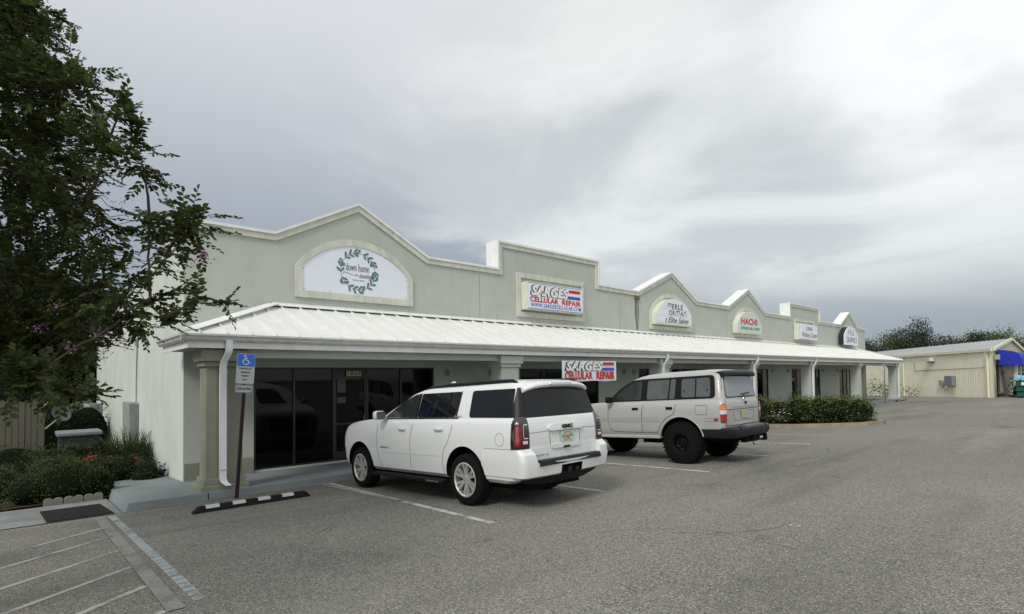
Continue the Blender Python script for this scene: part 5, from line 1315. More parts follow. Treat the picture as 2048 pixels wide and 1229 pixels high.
mb = MB(); panel(mb, rpoly([(-.71, 1.45), (.71, 1.45), (.64, 1.90), (-.64, 1.90)], .07), lambda a, b, e: lg.rx(a, b, e), .008); mb.build('rear_window', mat('hazy_rear_glass', (.24, .26, .27), .10, .6), lc, local=True, smooth=True, angle=30)
mb = MB()
def ws2(u, v):
    z = 1.45+.47*v; hw, y0, y1, r0, r1 = lg.at(z); x = u*(hw-.06); return Vector((x, y1-.12*abs(u)**3+.012, z+.004))
mb.grid(ws2, np.linspace(-1, 1, 12), np.linspace(0, 1, 6)); mb.build('windscreen', CGLASS, lc, local=True, smooth=True)
# spoiler
mb = MB(); sweep(mb, [(-.80, 2.035), (-.98, 2.04), (-1.08, 2.025), (-1.125, 1.99), (-1.13, 1.945), (-1.10, 1.925), (-1.03, 1.925), (-.95, 1.94), (-.80, 1.98)], list(np.linspace(-.73, .73, 22)), lambda x: (.03*(x/.73)**2+.04*(abs(x)/.73)**8, -.012*(x/.73)**2-.03*(abs(x)/.73)**8))
mb.build('spoiler', BLACKP, lc, local=True, smooth=True, angle=40)
# gaps
mb = MB()
ribbon(mb, [(1.92, 1.41), (1.97, 1.2), (1.98, .95), (1.93, .78), (1.82, .69), (.97, .685)], .012, S2); ribbon(mb, [(.93, 1.41), (.98, 1.15), (1.0, .69)], .012, S2)
ribbon(mb, [(.07, 1.41), (.10, 1.2), (.14, 1.10)] + [(p[0], p[1]) for p in arc(-.02, .50, .62, 72, 22, 8)] + [(.60, .69), (.97, .685)], .012, S2)
ribbon(mb, [(-.96, 1.93), (-.985, 1.60)], .010, G2); 
ribbon(mb, rpoly([(-.41, 1.09), (-.68, 1.09), (-.68, 1.29), (-.41, 1.29)], .05)+[(-.41, 1.15)], .007, S2)
mb.pair('panel_gap', SEAM, body)
mb = MB()
for a, b in ((2.3, 2.0), (1.93, 1.03), (.95, .50), (-.60, -.98)):
    ribbon(mb, [(a, 1.015), (b, 1.015)], .014, lambda u, z, e: ls.pt(u, z, .010)); ribbon(mb, [(a, .955), (b, .955)], .014, lambda u, z, e: ls.pt(u, z, .010))
mb.pair('side_moulding', CARG, body)
# arch lips
for sx in (-1, 1):
    for cy in (-.02, WBL):
        mb = MB(); pts = [(sx*.932, p[0], p[1]) for p in arc(cy, .50, .552, 12, 168, 26)]; mb.tube(pts, .014, 8); mb.build('arch_lip', CARG, lc, local=True, smooth=True)
# sill and chassis
mb = MB(); 
for sx in (-1, 1): a, b = sorted((sx*.80, sx*.90)); mb.rbox(a, b, .52, 2.35, .545, .62, .02)
mb.build('sill', CARG, lc, local=True)
mb = MB(); mb.box(-.42, -.32, -1.05, 3.5, .48, .60); mb.box(.32, .42, -1.05, 3.5, .48, .60); mb.tube([(-.75, 0, .45), (.75, 0, .45)], .055, 8); mb.tube([(-.75, WBL, .45), (.75, WBL, .45)], .055, 8)
mb.lathe([(0, -.14), (.13, -.1), (.13, .1), (0, .14)], 14, Matrix.Translation((.1, 0, .45))); mb.box(-.6, .6, .2, 1.2, .42, .62); mb.box(-.7, .7, .4, 2.2, .60, .66); mb.prism([(.62, .60), (.95, .60), (.85, .42), (.70, .42)], -.66, -.5, axis='x'); mb.tube([(.5, .9, .5), (.5, -.9, .5)], .04, 8)
mb.box(-.55, .55, -.9, -.35, .45, .62)
mb.build('chassis', DARK, lc, local=True)
# tail lamps
for sx in (-1, 1):
    def TL(t, z, e=0): return ls.pt(-.965+(ls.u_of_x(-.80, z)+.965)*t, z, .012+e)
    def lens(z0, z1, name, m, parent, e=0.0):
        mb = MB(); panel(mb, rpoly([(.06, z0), (.96, z0), (.96, z1), (.06, z1)], .03), TL, e, -.010)
        if sx > 0: mb.v = [(-x, y, z) for x, y, z in mb.v]
        return mb.build(name, m, parent, local=True, smooth=True, angle=40)
    lp = lens(.915, 1.315, 'tail_lamp', BLACK, lc, 0)
    lens(.925, 1.085, 'red_lens', REDL, lp, .006); lens(1.09, 1.175, 'clear_lens', CLEAR, lp, .006); lens(1.18, 1.305, 'amber_lens', AMBER, lp, .006)
mb = MB(); panel(mb, rpoly([(-.90+.06, .955), (-.90-.02, .955), (-.90-.02, 1.0), (-.90+.06, 1.0)], .01), S2, .014); mb.build('side_reflector', REDL, lc, local=True)
# tailgate
mb = MB(); ribbon(mb, [(-.86, 1.175), (.86, 1.175)], .012, RL); ribbon(mb, [(-.80, .83), (.80, .83)], .012, RL); ribbon(mb, [(-.80, 1.40), (-.80, .82)], .010, RL); ribbon(mb, [(.80, 1.40), (.80, .82)], .010, RL); mb.build('tailgate_gap', SEAM, body, local=True)
mb = MB(); panel(mb, rpoly([(-.50, 1.225), (.50, 1.225), (.50, 1.255), (-.50, 1.255)], .01), RL, .012); mb.build('tailgate_crease', CARG, body, local=True, smooth=True)
mb = MB(); ribbon(mb, rpoly([(-.52, 1.13), (-.44, .93), (.48, .93), (.54, 1.13)], .06), .016, RL, .006); mb.build('plate_recess', mat('recess_grey', (.25, .25, .26), .4), body, local=True)
plate(lc, .03, .995, -1.078, ('GBM', '812'), False) if False else None
mb = MB(); mb.prism(rrect(-.14, .17, .985, 1.15, .012), -1.088, -1.078); p = mb.build('licence_plate', mat('plate_yellow_green', (.36, .38, .16), .4, noise=.8, nscale=16, col2=(.42, .40, .34)), lc, local=True)
mb = MB(); mb.prism(rrect(-.10, .13, 1.02, 1.12, .01), -1.090, -1.0882); mb.build('plate_picture', mat('plate_picture_tan', (.42, .36, .30), .5, noise=.8, nscale=24, col2=(.25, .27, .15)), p, local=True)
mb = MB(); c = (.10, 1.305); 
for rx_, rz_ in ((.040, .028), (.014, .027), (.028, .011)): stroke(mb, [(c[0]+rx_*math.cos(a), c[1]+rz_*math.sin(a)+(.012 if rx_ == .028 else 0)) for a in np.linspace(0, 2*math.pi, 20)], .009, -1.075, .01)
mb.build('emblem', SEAM, body, local=True)
mb = MB(); mb.tube([(-.02, -1.075, 1.40), (-.02, -1.09, 1.435)], .022, 8); mb.tube([(-.02, -1.095, 1.43), (.03, -1.075, 1.50), (.22, -1.065, 1.505)], .009, 6); mb.tube([(-.05, -1.06, 1.49), (.36, -1.06, 1.525)], .012, 6); mb.build('wiper', BLACK, lc, local=True)
mb = MB(); mb.tube([(-.02, -1.09, 1.40), (-.02, -1.11, 1.40)], .03, 10); mb.build('tailgate_lock', CHROMEP, lc, local=True)
# heavy rear bumper
LB = [(.57, .86, -1.22, -.50, .10, .02), (.60, .90, -1.27, -.48, .14, .02), (.68, .925, -1.30, -.46, .14, .02), (.765, .925, -1.29, -.44, .12, .02), (.80, .90, -1.26, -.44, .12, .02)]
mb = MB(); Shell(LB, .05).mesh(mb); bp_ = mb.build('rear_bumper', BLACKP, lc, local=True, smooth=True)
c2 = MB()
for sx in (-1, 1): c2.lathe([(0, 0), (.54, 0), (.54, .58), (0, .58)], 44, Matrix.Translation((-1.15 if sx < 0 else .57, -.02, .50)))
c3 = MB(); c3.box(-.66, -.60, -1.5, -1.10, .74, .9); c3.box(.60, .66, -1.5, -1.10, .74, .9)
bool_cut(bp_, [(c2, DARK), (c3, DARK)])
mb = MB(); mb.box(-.36, .52, -1.25, -1.10, .802, .822); mb.build('step_plate', CHROMEP, bp_, local=True)
mb = MB(); mb.box(-.30, .62, -1.20, -1.08, .45, .56); mb.box(-.05, .06, -1.28, -1.1, .46, .57); mb.box(.66, .80, -1.2, -1.05, .42, .57); mb.tube([(.02, -1.2, .46), (.05, -1.22, .36)], .01, 5); mb.build('tow_bar', DARK, lc, local=True)
mb = MB(); mb.box(.40, .55, -1.204, -1.2005, .49, .53); mb.build('tow_bar_label', WHITE, lc, local=True)
for sx in (-1, 1):
    mb = MB(); a, b = sorted((sx*.94, sx*1.10)); mb.rbox(a, b, 1.80, 1.93, 1.40, 1.56, .04); a, b = sorted((sx*.88, sx*.95)); mb.rbox(a, b, 1.84, 1.90, 1.42, 1.47, .01); mb.build('door_mirror', BLACK, lc, local=True, smooth=True)
    for cy in (1.16, .24):
        mb = MB(); a, b = sorted((sx*.925, sx*.948)); mb.rbox(a, b, cy-.085, cy+.085, 1.215, 1.275, .012); mb.build('door_handle', BLACK, lc, local=True)
mb = MB(); mb.box(-.62, .62, 3.62, 3.72, .9, 1.12); mb.build('grille', BLACKP, lc, local=True)
mb = MB(); mb.rbox(-.92, .92, 3.66, 3.86, .60, .80, .04); mb.build('front_bumper', BLACKP, lc, local=True)
for (x, y, st) in ((-.80, -.02, 0), (.80, -.02, 0), (-.80, WBL, .06), (.80, WBL, .06)): wheel(lc, x, y, .465, .33, .215, 'mud', -1 if x < 0 else 1, st)
# ------------------------------------------------------------------ foreground crape myrtle
CROWN = [[-0.15, 8.31, 5.99, 0.51, 2], [0.14, 7.54, 5.21, 0.59, 2], [0.36, 6.95, 5.12, 0.27, 1.0], [0.03, 7.93, 4.54, 0.72, 2], [0.57, 6.52, 4.4, 0.39, 1.3], [0.81, 6.04, 4.17, 0.29, 0.9], [0.41, 7.08, 3.81, 0.57, 1.5], [0.88, 6.13, 3.68, 0.36, 0.8], [1.12, 5.66, 3.57, 0.24, 1.0], [0.04, 8.24, 3.32, 0.8, 2.4], [0.61, 6.93, 3.17, 0.46, 1.6], [0.97, 5.93, 3.32, 0.28, 0.7], [0.42, 7.66, 2.75, 0.5, 2.2], [-0.07, 8.11, 2.57, 0.5, 2.4], [0.91, 6.27, 2.93, 0.24, 0.8], [0.77, 6.67, 2.79, 0.21, 1.0], [1.15, 5.39, 2.87, 0.13, 0.9], [1.31, 5.25, 2.82, 0.08, 0.9], [0.04, 5.74, 2.19, 0.16, 1.2], [0.21, 5.46, 2.08, 0.12, 1.1], [0.32, 5.23, 2.05, 0.08, 1.0], [-0.68, 9.23, 4.94, 1.19, 1.0], [-0.88, 9.49, 3.04, 1.19, 1.0], [-0.52, 9.02, 6.43, 0.89, 1.0], [1.0, 6.07, 2.73, 0.12, 0.6], [0.01, 7.88, 6.31, 0.33, 1.3], [0.65, 6.43, 4.69, 0.19, 0.9], [-1.6, 8.3, 4.6, 1.3, .8], [-1.3, 7.4, 5.6, 1.0, .8], [-1.2, 8.0, 3.2, .9, .8], [-2.2, 6.2, 4.6, 1.5, 1], [-2.0, 4.8, 5.2, 1.4, 1], [-3.4, 7.4, 5.4, 1.6, 1], [-3.3, 5.4, 4.4, 1.4, 1], [-1.7, 6.4, 6.3, 1.2, 1], [-3.2, 9.6, 4.6, 1.5, 1], [-2.4, 3.4, 5.4, 1.2, 1], [-3.6, 3.6, 4.8, 1.3, 1]]  # the last clumps hang out of view, added to shade the left bay
tr = thing('crape_myrtle', 'large dark crape myrtle reaching over the parking bay from the left with fading pink blooms', 'tree', (-2.2, 8.6, zg(0, 8.6)))
mb = MB(); rn = random.Random(5)
base = Vector((-2.2, 8.6, zg(0, 8.6)-.1))
def limb(p, q, r0, r1, sag=.15, n=7, wob=.06):
    p = Vector(p); q = Vector(q); L_ = (q-p).length; pts = []
    side = Vector((rn.uniform(-1, 1), rn.uniform(-1, 1), rn.uniform(-.3, .6)))*wob*L_
    for k in range(n+1):
        t = k/n; c = p.lerp(q, t) + Vector((0, 0, sag*L_*math.sin(math.pi*t))) + side*math.sin(math.pi*t) + Vector((rn.uniform(-1, 1), rn.uniform(-1, 1), rn.uniform(-1, 1)))*wob*.12*L_*(0 < k < n)
        pts.append(c)
    mb.tube(pts, [r0+(r1-r0)*(k/n) for k in range(n+1)], 7 if r0 > .02 else 5); return pts
forks = [Vector((-1.9, 8.4, 2.2)), Vector((-1.5, 8.1, 2.6)), Vector((-1.4, 8.9, 2.5))]
for f in forks: limb(base+Vector((rn.uniform(-.12, .12), rn.uniform(-.12, .12), 0)), f, .09, .06, .0)
tips = []   # (point, direction)
nodes_ = []
order = sorted(range(len(CROWN)), key=lambda i: (Vector(CROWN[i][:3])-forks[1]).length)
for i in order:
    cx, cy, cz, r, dens = CROWN[i]; c = Vector((cx, cy, cz))
    cand = [(f, .05) for f in forks] + nodes_
    src, rs = min(cand, key=lambda s: (s[0]-c).length + .35*max(0, (s[0]-forks[1]).length-(c-forks[1]).length)*3)
    d = (c-src).length; r0 = min(rs, .012+.012*d); 
    pts = limb(src, c, max(.010, min(rs*.85, .034)), .007, .05, 8, .10)
    for p in pts[3:]: nodes_.append((p, .018))
    n = int(150*dens*(r**2)/.25*.62) if r > .25 else int(16*dens*(r/.12)**1.4)
    n = min(n, 330) if i < 27 else (90 if i < 30 else 260)
    n = int(n*(1.05 if cx < .1 else .62)); g_ = 0
    while g_ < n:   # sprays sit in clusters with gaps of sky between them
        v = Vector((rn.gauss(0, 1), rn.gauss(0, 1), rn.gauss(0, 1))).normalized()*r*(rn.random()**.40)
        for _ in range(rn.randint(3, 7)):
            w_ = v + Vector((rn.gauss(0, 1), rn.gauss(0, 1), rn.gauss(0, 1)))*min(.085, r*.35)
            tips.append((c+w_, w_.normalized() if w_.length > 0 else Vector((1, 0, 0)), c, r)); g_ += 1
near = [p for p, _ in nodes_]
npn = np.array([tuple(p) for p in near])
P_, D_, N_, LL_, WW_, MI = [], [], [], [], [], []
FP = []; SP = []
for (p, v, c, r) in tips:
    d = (v + Vector((rn.uniform(-.6, .6), rn.uniform(-.6, .6), rn.uniform(-.5, .5)))).normalized()
    L_ = rn.uniform(.16, .34)
    a = p - d*L_*.5; b = p + d*L_*.5 + Vector((0, 0, -.02))
    dd = npn-np.array(tuple(a)); k = int(np.argmin((dd**2).sum(1))); q = near[k]
    if (q-a).length < .8 and rn.random() < .42: mb.tube([q, q.lerp(a, .5)+Vector((rn.uniform(-.03, .03), rn.uniform(-.03, .03), .02)), a], [.005, .0035, .003], 4, cap=False)
    mb.tube([a, a.lerp(b, .5)+Vector((0, 0, .008)), b], [.003, .0025, .0015], 4, cap=False)
    nl = rn.randint(9, 15); young = rn.random() < .12
    side = d.cross(Vector((0, 0, 1)));
    if side.length < .1: side = Vector((1, 0, 0))
    side.normalize(); upv = side.cross(d)
    for j in range(nl):
        t = (j+.5)/nl; s = 1 if j % 2 else -1
        q = a.lerp(b, t); ld = (side*s*.85 + d*.55 + upv*rn.uniform(-.25, .35) + Vector((0, 0, -.12))).normalized()
        if j == nl-1: ld = d
        P_.append(q); D_.append(ld); N_.append((upv+Vector((rn.gauss(0, .35), rn.gauss(0, .35), rn.gauss(0, .35))))); l = rn.uniform(.052, .088)*(1-.25*t); LL_.append(l); WW_.append(l*rn.uniform(.54, .70)); MI.append(1 if young or rn.random() < (.22 if t > .75 else .04) else 0)
    z_ = rn.random()
    if z_ < .055 and r > .1:   # seed panicle
        for _ in range(10):
            o_ = b + d*rn.uniform(.0, .12) + Vector((rn.gauss(0, .018), rn.gauss(0, .018), rn.gauss(0, .018))); SP.append(o_)
    elif z_ < .059 and r > .2:
        for _ in range(26): FP.append(b + d*rn.uniform(.0, .10) + Vector((rn.gauss(0, .03), rn.gauss(0, .03), rn.gauss(0, .03))))
for c in ((.52, 6.6, 2.62), (.35, 7.2, 2.50), (.62, 6.9, 2.42), (.25, 6.9, 2.9), (.72, 6.45, 2.52), (.10, 7.4, 2.7)):
    for _ in range(26): FP.append(Vector(c) + Vector((rn.gauss(0, .035), rn.gauss(0, .035), rn.gauss(0, .03))))
mb.build('trunk', BARK, tr, smooth=True, angle=80)
A_ = lambda L: np.array([tuple(v) for v in L])
V, F = leaf_arrays(A_(P_), A_(D_), A_(N_), np.array(LL_), np.array(WW_), .16, six=True)
fast_mesh('crown', V, F, [LEAFD, LEAFY], tr, np.repeat(np.array(MI), 2))
n = len(FP); V, F = leaf_arrays(A_(FP), rdir(n), rdir(n), np.full(n, .022), np.full(n, .02), .3); fast_mesh('blossom', V, F, PINKF, tr)
n = len(SP)*3; V, F = leaf_arrays(np.repeat(A_(SP), 3, 0), rdir(n), rdir(n), np.full(n, .011), np.full(n, .010), .3); fast_mesh('seed_head', V, F, SEED, tr)

# ------------------------------------------------------------------ dark trees behind the fence
def tree(name, label, base, blobs, mats, leaf, dens, tr_r=.2, group=None, weights=None, aspect=.55, core=0):
    t = thing(name, label, 'tree', base, group=group)
    mb = MB(); b = Vector(base)
    for (cx, cy, cz, rx, ry, rz) in blobs[:6]:
        c = Vector((cx, cy, cz)); m = b.lerp(Vector((cx, cy, cz)), .45); m.x = b.x+(c.x-b.x)*.2; m.y = b.y+(c.y-b.y)*.2
        mb.tube([b, m, c], [tr_r, tr_r*.7, tr_r*.2], 7)
    mb.build('trunk', BARK, t, smooth=True)
    canopy('crown', blobs, mats, t, leaf, dens, weights=weights, aspect=aspect, shell=.25)
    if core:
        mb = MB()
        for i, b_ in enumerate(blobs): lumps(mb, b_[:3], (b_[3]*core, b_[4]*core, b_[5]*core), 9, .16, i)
        mb.build('added_crown_core', mat('crown_inside', (.008, .013, .006), .95, .05), t, smooth=True)  # dark filler core added inside the crown to block light
    return t
def rb(c, R_, n, seed, flat=.75, rr=(.26, .5)):
    q = random.Random(seed); out = [(c[0], c[1], c[2], R_*.75, R_*.75, R_*.75*flat)]
    for _ in range(n):
        v = Vector((q.gauss(0, 1), q.gauss(0, 1), q.gauss(0, .8))).normalized(); k = q.uniform(.55, .85)*R_; r = R_*q.uniform(*rr)
        out.append((c[0]+v.x*k, c[1]+v.y*k, c[2]+v.z*k*flat, r, r, r*.8))
    return out
for i, (x, y, z, R_, lab) in enumerate(((-7.5, 46, 6.5, 6.0, 'dark broad tree behind the fence at the left edge'), (-1.0, 41, 7.0, 5.2, 'tall dark tree behind the fence above the satellite dishes'), (4.2, 47, 6.0, 5.5, 'dark tree behind the rear corner of the shops'), (1.2, 38.0, 2.6, 3.4, 'low dark tree in the gap between the fence and the shops'), (-4.5, 34, 2.8, 3.6, 'low dense dark tree right behind the picket fence'))):
    tree('broadleaf_tree', lab, (x, y, zg(0, y)), rb((x, y, z), R_, 9, i+3), [LEAFB], .30 if R_ > 4 else .22, 7 if R_ > 4 else 10, group='dark trees behind the fence', core=.8)

# ------------------------------------------------------------------ flower bed
def bush(name, label, blobs, mats, leaf, dens, cat='bush', group=None, weights=None, aspect=.4, core=None, up=.4, shell=.7, newgrowth=0):
    b0 = blobs[0]; t = thing(name, label, cat, (b0[0], b0[1], zg(b0[0], b0[1])), group=group)
    canopy('foliage', blobs, mats, t, leaf, dens, weights=weights, aspect=aspect, up=up, shell=shell, newgrowth=newgrowth)
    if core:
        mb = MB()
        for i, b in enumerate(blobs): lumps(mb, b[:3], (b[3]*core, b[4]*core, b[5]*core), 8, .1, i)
        mb.build('added_bush_core', mat('bush_inside', (.006, .010, .004), .95, .05), t, smooth=True)  # near-black filler, no twigs: added so that light cannot pass through
    return t
g0 = -.22
bush('low_shrub', 'feathery low juniper like shrub spilling over the edging stones', [(.62, 14.35, g0+.30, .54, .44, .44), (.16, 14.45, g0+.22, .44, .42, .34), (1.02, 14.28, g0+.30, .36, .36, .40), (1.28, 14.35, g0+.22, .20, .22, .26), (.55, 15.0, g0+.40, .62, .4, .42)], [LEAFJ2], .04, 1500, group='planting in the bed by the side wall', aspect=.25, core=.82)
bush('low_shrub', 'green mounded shrub at the left end of the bed by the picket fence', [(-.62, 15.6, -.12, .5, .5, .42), (-1.2, 15.9, -.15, .6, .5, .42), (-.3, 16.2, -.1, .5, .5, .40), (-1.9, 15.8, -.15, .6, .5, .42), (-.85, 17.2, -.05, .8, .6, .45)], [LEAFJ], .045, 800, group='planting in the bed by the side wall', aspect=.3, core=.8)
bush('low_shrub', 'small green shrub between the red flowers in the middle of the bed', [(1.2, 16.0, .02, .55, .5, .40), (1.85, 16.2, .0, .45, .5, .38), (.6, 16.6, .05, .5, .5, .40), (2.2, 15.7, -.1, .32, .5, .34), (1.6, 17.2, -.05, .5, .5, .36)], [LEAFJ], .04, 900, group='planting in the bed by the side wall', aspect=.3, core=.8)
bush('low_shrub', 'leafy shrub hiding the front of the air conditioner', [(1.05, 18.0, .12, .5, .3, .5), (1.5, 18.1, .10, .4, .3, .5), (.6, 18.0, .08, .4, .3, .46)], [LEAFJ], .06, 420, group='planting in the bed by the side wall', aspect=.35, core=.8)
bush('low_shrub', 'dark shrub at the foot of the pale side wall', [(2.36, 17.4, -.05, .28, .5, .42), (2.3, 16.6, -.12, .26, .35, .34)], [LEAFJ], .04, 900, group='planting in the bed by the side wall', aspect=.3, core=.8)
bush('low_shrub', 'dark green shrubs growing along the foot of the picket fence', [(-2.6, 21.5, -.2, .9, .5, .7), (-1.3, 21.5, -.2, .9, .5, .65), (-.2, 21.3, -.2, .8, .5, .62), (.5, 21.0, -.25, .5, .4, .55)], [LEAFJ], .06, 420, group='planting in the bed by the side wall', aspect=.35, core=.8)
def blades(name, label, c, n, h, spread, lean=.5, group=None, w=.018, m=GRASS):
    t = thing(name, label, 'plant', (c[0], c[1], c[2]), group=group); V, F = [], []; b = 0
    for _ in range(n):
        a = RNG.uniform(0, 2*math.pi); r = spread*RNG.random()**.7; x, y = c[0]+r*math.cos(a), c[1]+r*math.sin(a); hh = h*RNG.uniform(.55, 1.1)
        a2 = a+RNG.normal()*.7; ln = lean*RNG.uniform(.2, 1.1)*hh; sx, sy = -math.sin(a2)*w/2, math.cos(a2)*w/2
        for k in range(5):
            t_ = k/4; px = x+math.cos(a2)*ln*t_**2; py = y+math.sin(a2)*ln*t_**2; pz = c[2]+hh*(t_-.22*t_**3*lean*1.6); ww = (1-t_**2*.93)
            V += [(px-sx*ww, py-sy*ww, pz), (px+sx*ww, py+sy*ww, pz)]
        for k in range(4): F.append((b+2*k, b+2*k+1, b+2*k+3, b+2*k+2))
        b += 10
    fast_mesh('blade', np.array(V, float), np.array(F), m, t); return t
gb = 'strap leaved clumps in the bed'
blades('strap_leaf_plant', 'tall strap leaved clump against the side wall by the first service box', (2.25, 18.4, -.45), 300, 1.6, .42, .55, gb, .03)
blades('strap_leaf_plant', 'spiky green clump in the middle of the bed', (1.72, 18.2, -.42), 300, 1.35, .5, .6, gb, .03)
blades('strap_leaf_plant', 'spiky clump in front of the air conditioner', (1.2, 17.9, -.4), 300, 1.12, .5, .7, gb, .028)
blades('strap_leaf_plant', 'dark spiky clump beside the end of the picket fence', (.62, 18.4, -.45), 300, 1.2, .45, .6, gb, .03)
blades('strap_leaf_plant', 'pale grassy clump at the left of the bed', (-.6, 18.4, -.45), 240, .8, .6, .7, gb, .025)
blades('strap_leaf_plant', 'small spiky clump right beside the wall corner shrub', (2.45, 17.9, -.4), 120, 1.1, .2, .4, gb, .03)
def flowers(label, c, n, sp, m, sz=.05, group='flower clumps', leafm=GRASS):
    t = thing('flower_clump', label, 'flowers', (c[0], c[1], c[2]-.2), group=group)
    p = np.array(c)+RNG.normal(size=(n, 3))*np.array(sp); q = np.repeat(p, 5, 0); k = len(q)
    a = np.tile(np.arange(5)/5*2*np.pi, n)+.3; d = np.stack([np.cos(a), np.sin(a), .25+.3*RNG.random(k)], 1)
    V, F = leaf_arrays(q, d, np.tile([0, 0, 1.], (k, 1))+RNG.normal(size=(k, 3))*.3, np.full(k, sz), np.full(k, sz*.7)); fast_mesh('petal', V, F, m, t)
    nn = 160; V, F = leaf_arrays(np.array(c)-np.array([0, 0, .08])+RNG.normal(size=(nn, 3))*np.array([sp[0]*1.2, sp[1]*1.2, .06]), rdir(nn), rdir(nn, 1.), np.full(nn, .07), np.full(nn, .03)); fast_mesh('foliage', V, F, leafm, t)
flowers('red flowers in the middle of the bed in front of the strap leaves', (1.22, 16.8, .30), 22, (.13, .10, .035), REDF)
flowers('red flowers close to the pale side wall', (2.02, 16.1, .20), 20, (.08, .08, .06), REDF)
flowers('dull red flowers at the left of the bed near the dishes', (.52, 17.6, .22), 10, (.13, .10, .03), REDF, .045)
t = thing('purple_plant', 'small dark purple leaved plant at the foot of the side wall', 'plant', (2.48, 15.6, -.17))
n = 130; V, F = leaf_arrays(np.array([2.48, 15.6, -.15])+np.abs(RNG.normal(size=(n, 3)))*np.array([.06, .06, .12])*np.array([1, 1, 1]), rdir(n, .8), rdir(n), np.full(n, .10), np.full(n, .035)); fast_mesh('foliage', V, F, PURPLE, t)

# ------------------------------------------------------------------ hedge on the kerbed island
zi = .12
HW_ = None
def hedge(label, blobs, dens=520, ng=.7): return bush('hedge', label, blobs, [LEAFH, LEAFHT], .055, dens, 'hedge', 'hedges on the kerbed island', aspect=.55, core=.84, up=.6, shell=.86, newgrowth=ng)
hedge('far clipped hedge on the left of the island behind the silver wagon', [(22.65, 10.9, .50, .60, .7, .60), (22.65, 10.0, .50, .60, .7, .60), (22.7, 9.2, .50, .58, .6, .58), (23.6, 10.4, .50, .7, .9, .58)])
hedge('dark rounded clipped hedge in the middle of the island', [(22.75, 8.5, .56, .72, .62, .62), (22.95, 7.8, .56, .70, .60, .62), (23.6, 8.6, .56, .8, .7, .60)])
hedge('bright leafy hedge at the right end of the island', [(23.35, 7.2, .60, .55, .55, .58), (23.75, 6.75, .60, .45, .42, .54), (24.55, 6.95, .60, .60, .55, .56), (24.6, 8.0, .58, .8, .8, .58), (23.5, 6.7, .38, .42, .35, .30)])
t = flowers('white flowers at the foot of the hedge by the island kerb', (21.92, 8.9, .46), 34, (.05, .22, .12), WHITEF, .045)
flowers('small reddish flowers beside the white ones on the island', (21.95, 9.3, .48), 24, (.05, .16, .08), mat('dull_red_petal', (.22, .03, .04), .7), .035)
bush('low_shrub', 'small green plant under the white flowers on the island', [(22.22, 9.2, .22, .18, .40, .18)], [LEAFH], .04, 900, group='hedges on the kerbed island', aspect=.5, core=.7)

# ------------------------------------------------------------------ shrubs along the cream building
def on(s, o): n = Vector((-e.y, e.x, 0)); p = A+e*s+n*o; return p
for i, (s, o, r, lab) in enumerate(((13.2, 1.2, .8, 'leafy shrub beside the last canopy column in front of the cream building'), (9.7, .9, .75, 'spreading shrub standing alone at the foot of the cream siding'), (15.0, 1.3, 1.1, 'dark tall shrub behind the last canopy column'))):
    p = on(s, o); bush('low_shrub', lab, [(p.x, p.y, zg(0, p.y)+r*.6, r*.8, r*.8, r*.75), (p.x+.3, p.y+.5, zg(0, p.y)+r*.7, r*.6, r*.7, r*.6)], [LEAFH], .13, 34, group='shrubs along the cream building', shell=.2)
bush('low_shrub', 'thin climbing shrub at the far end wall of the shops', [(52.3, 13.9, .5, .5, .5, .7), (52.6, 13.9, 1.0, .5, .5, .6)], [LEAFJ], .12, 40, group='shrubs along the cream building', shell=.3)
bush('low_shrub', 'dark broad shrub between the blue awning and the dumpster', [(54.2, 4.4, 1.0, 1.3, .9, .9), (56.0, 4.4, 1.1, 1.6, .9, .9), (52.9, 4.9, .6, .6, .4, .7)], [LEAFT2], .16, 60, group='shrubs along the cream building', shell=.4, core=.7)
# ------------------------------------------------------------------ far trees
FT = [((104, 28.5, 4.5), 3.6, LEAFT2, 'far low tree just above the end of the canopy'), ((104, 24.5, 4.6), 3.6, LEAFT, 'small far green tree next to the strip end'),
      ((108, 21.5, 6.6), 4.6, LEAFT2, 'dark pointed far tree above the cream building'), ((110, 18.5, 5.6), 4.8, LEAFT, 'broad bright green far tree in the middle of the tree line'), ((112, 15.8, 6.4), 4.6, LEAFT, 'rounded mid green far tree right of the centre of the tree line'),
      ((107, 13.0, 5.8), 3.9, LEAFT2, 'ragged dark far tree near the ridge of the cream building'), ((104, 10.9, 5.9), 2.9, LEAFT3, 'pale green pointed far tree near the ridge of the cream building'), ((122, 6.0, 4.6), 5.2, LEAFT2, 'dark far tree at the right edge of the picture')]
for i, (c, R_, m, lab) in enumerate(FT):
    c = (c[0], c[1], c[2]-(.9 if i > 1 else -.4)); R_ *= .95; bl = rb(c, R_, 9, i+20, .8)
    if i in (2, 6): bl += [(c[0], c[1], c[2]+R_*.75, R_*.35, R_*.35, R_*.45)]
    tree('broadleaf_tree', lab, (c[0], c[1], -1.4), bl, [m], .24, 24, .25, group='far tree line', aspect=.6)
tree('broadleaf_tree', 'distant tree tops showing over the parapet between the gables', (112, 46.8, -2), rb((112, 46.8, 8.6), 6.0, 7, 51, .9), [LEAFT2], .3, 6, .3, group='far tree line', core=.6)
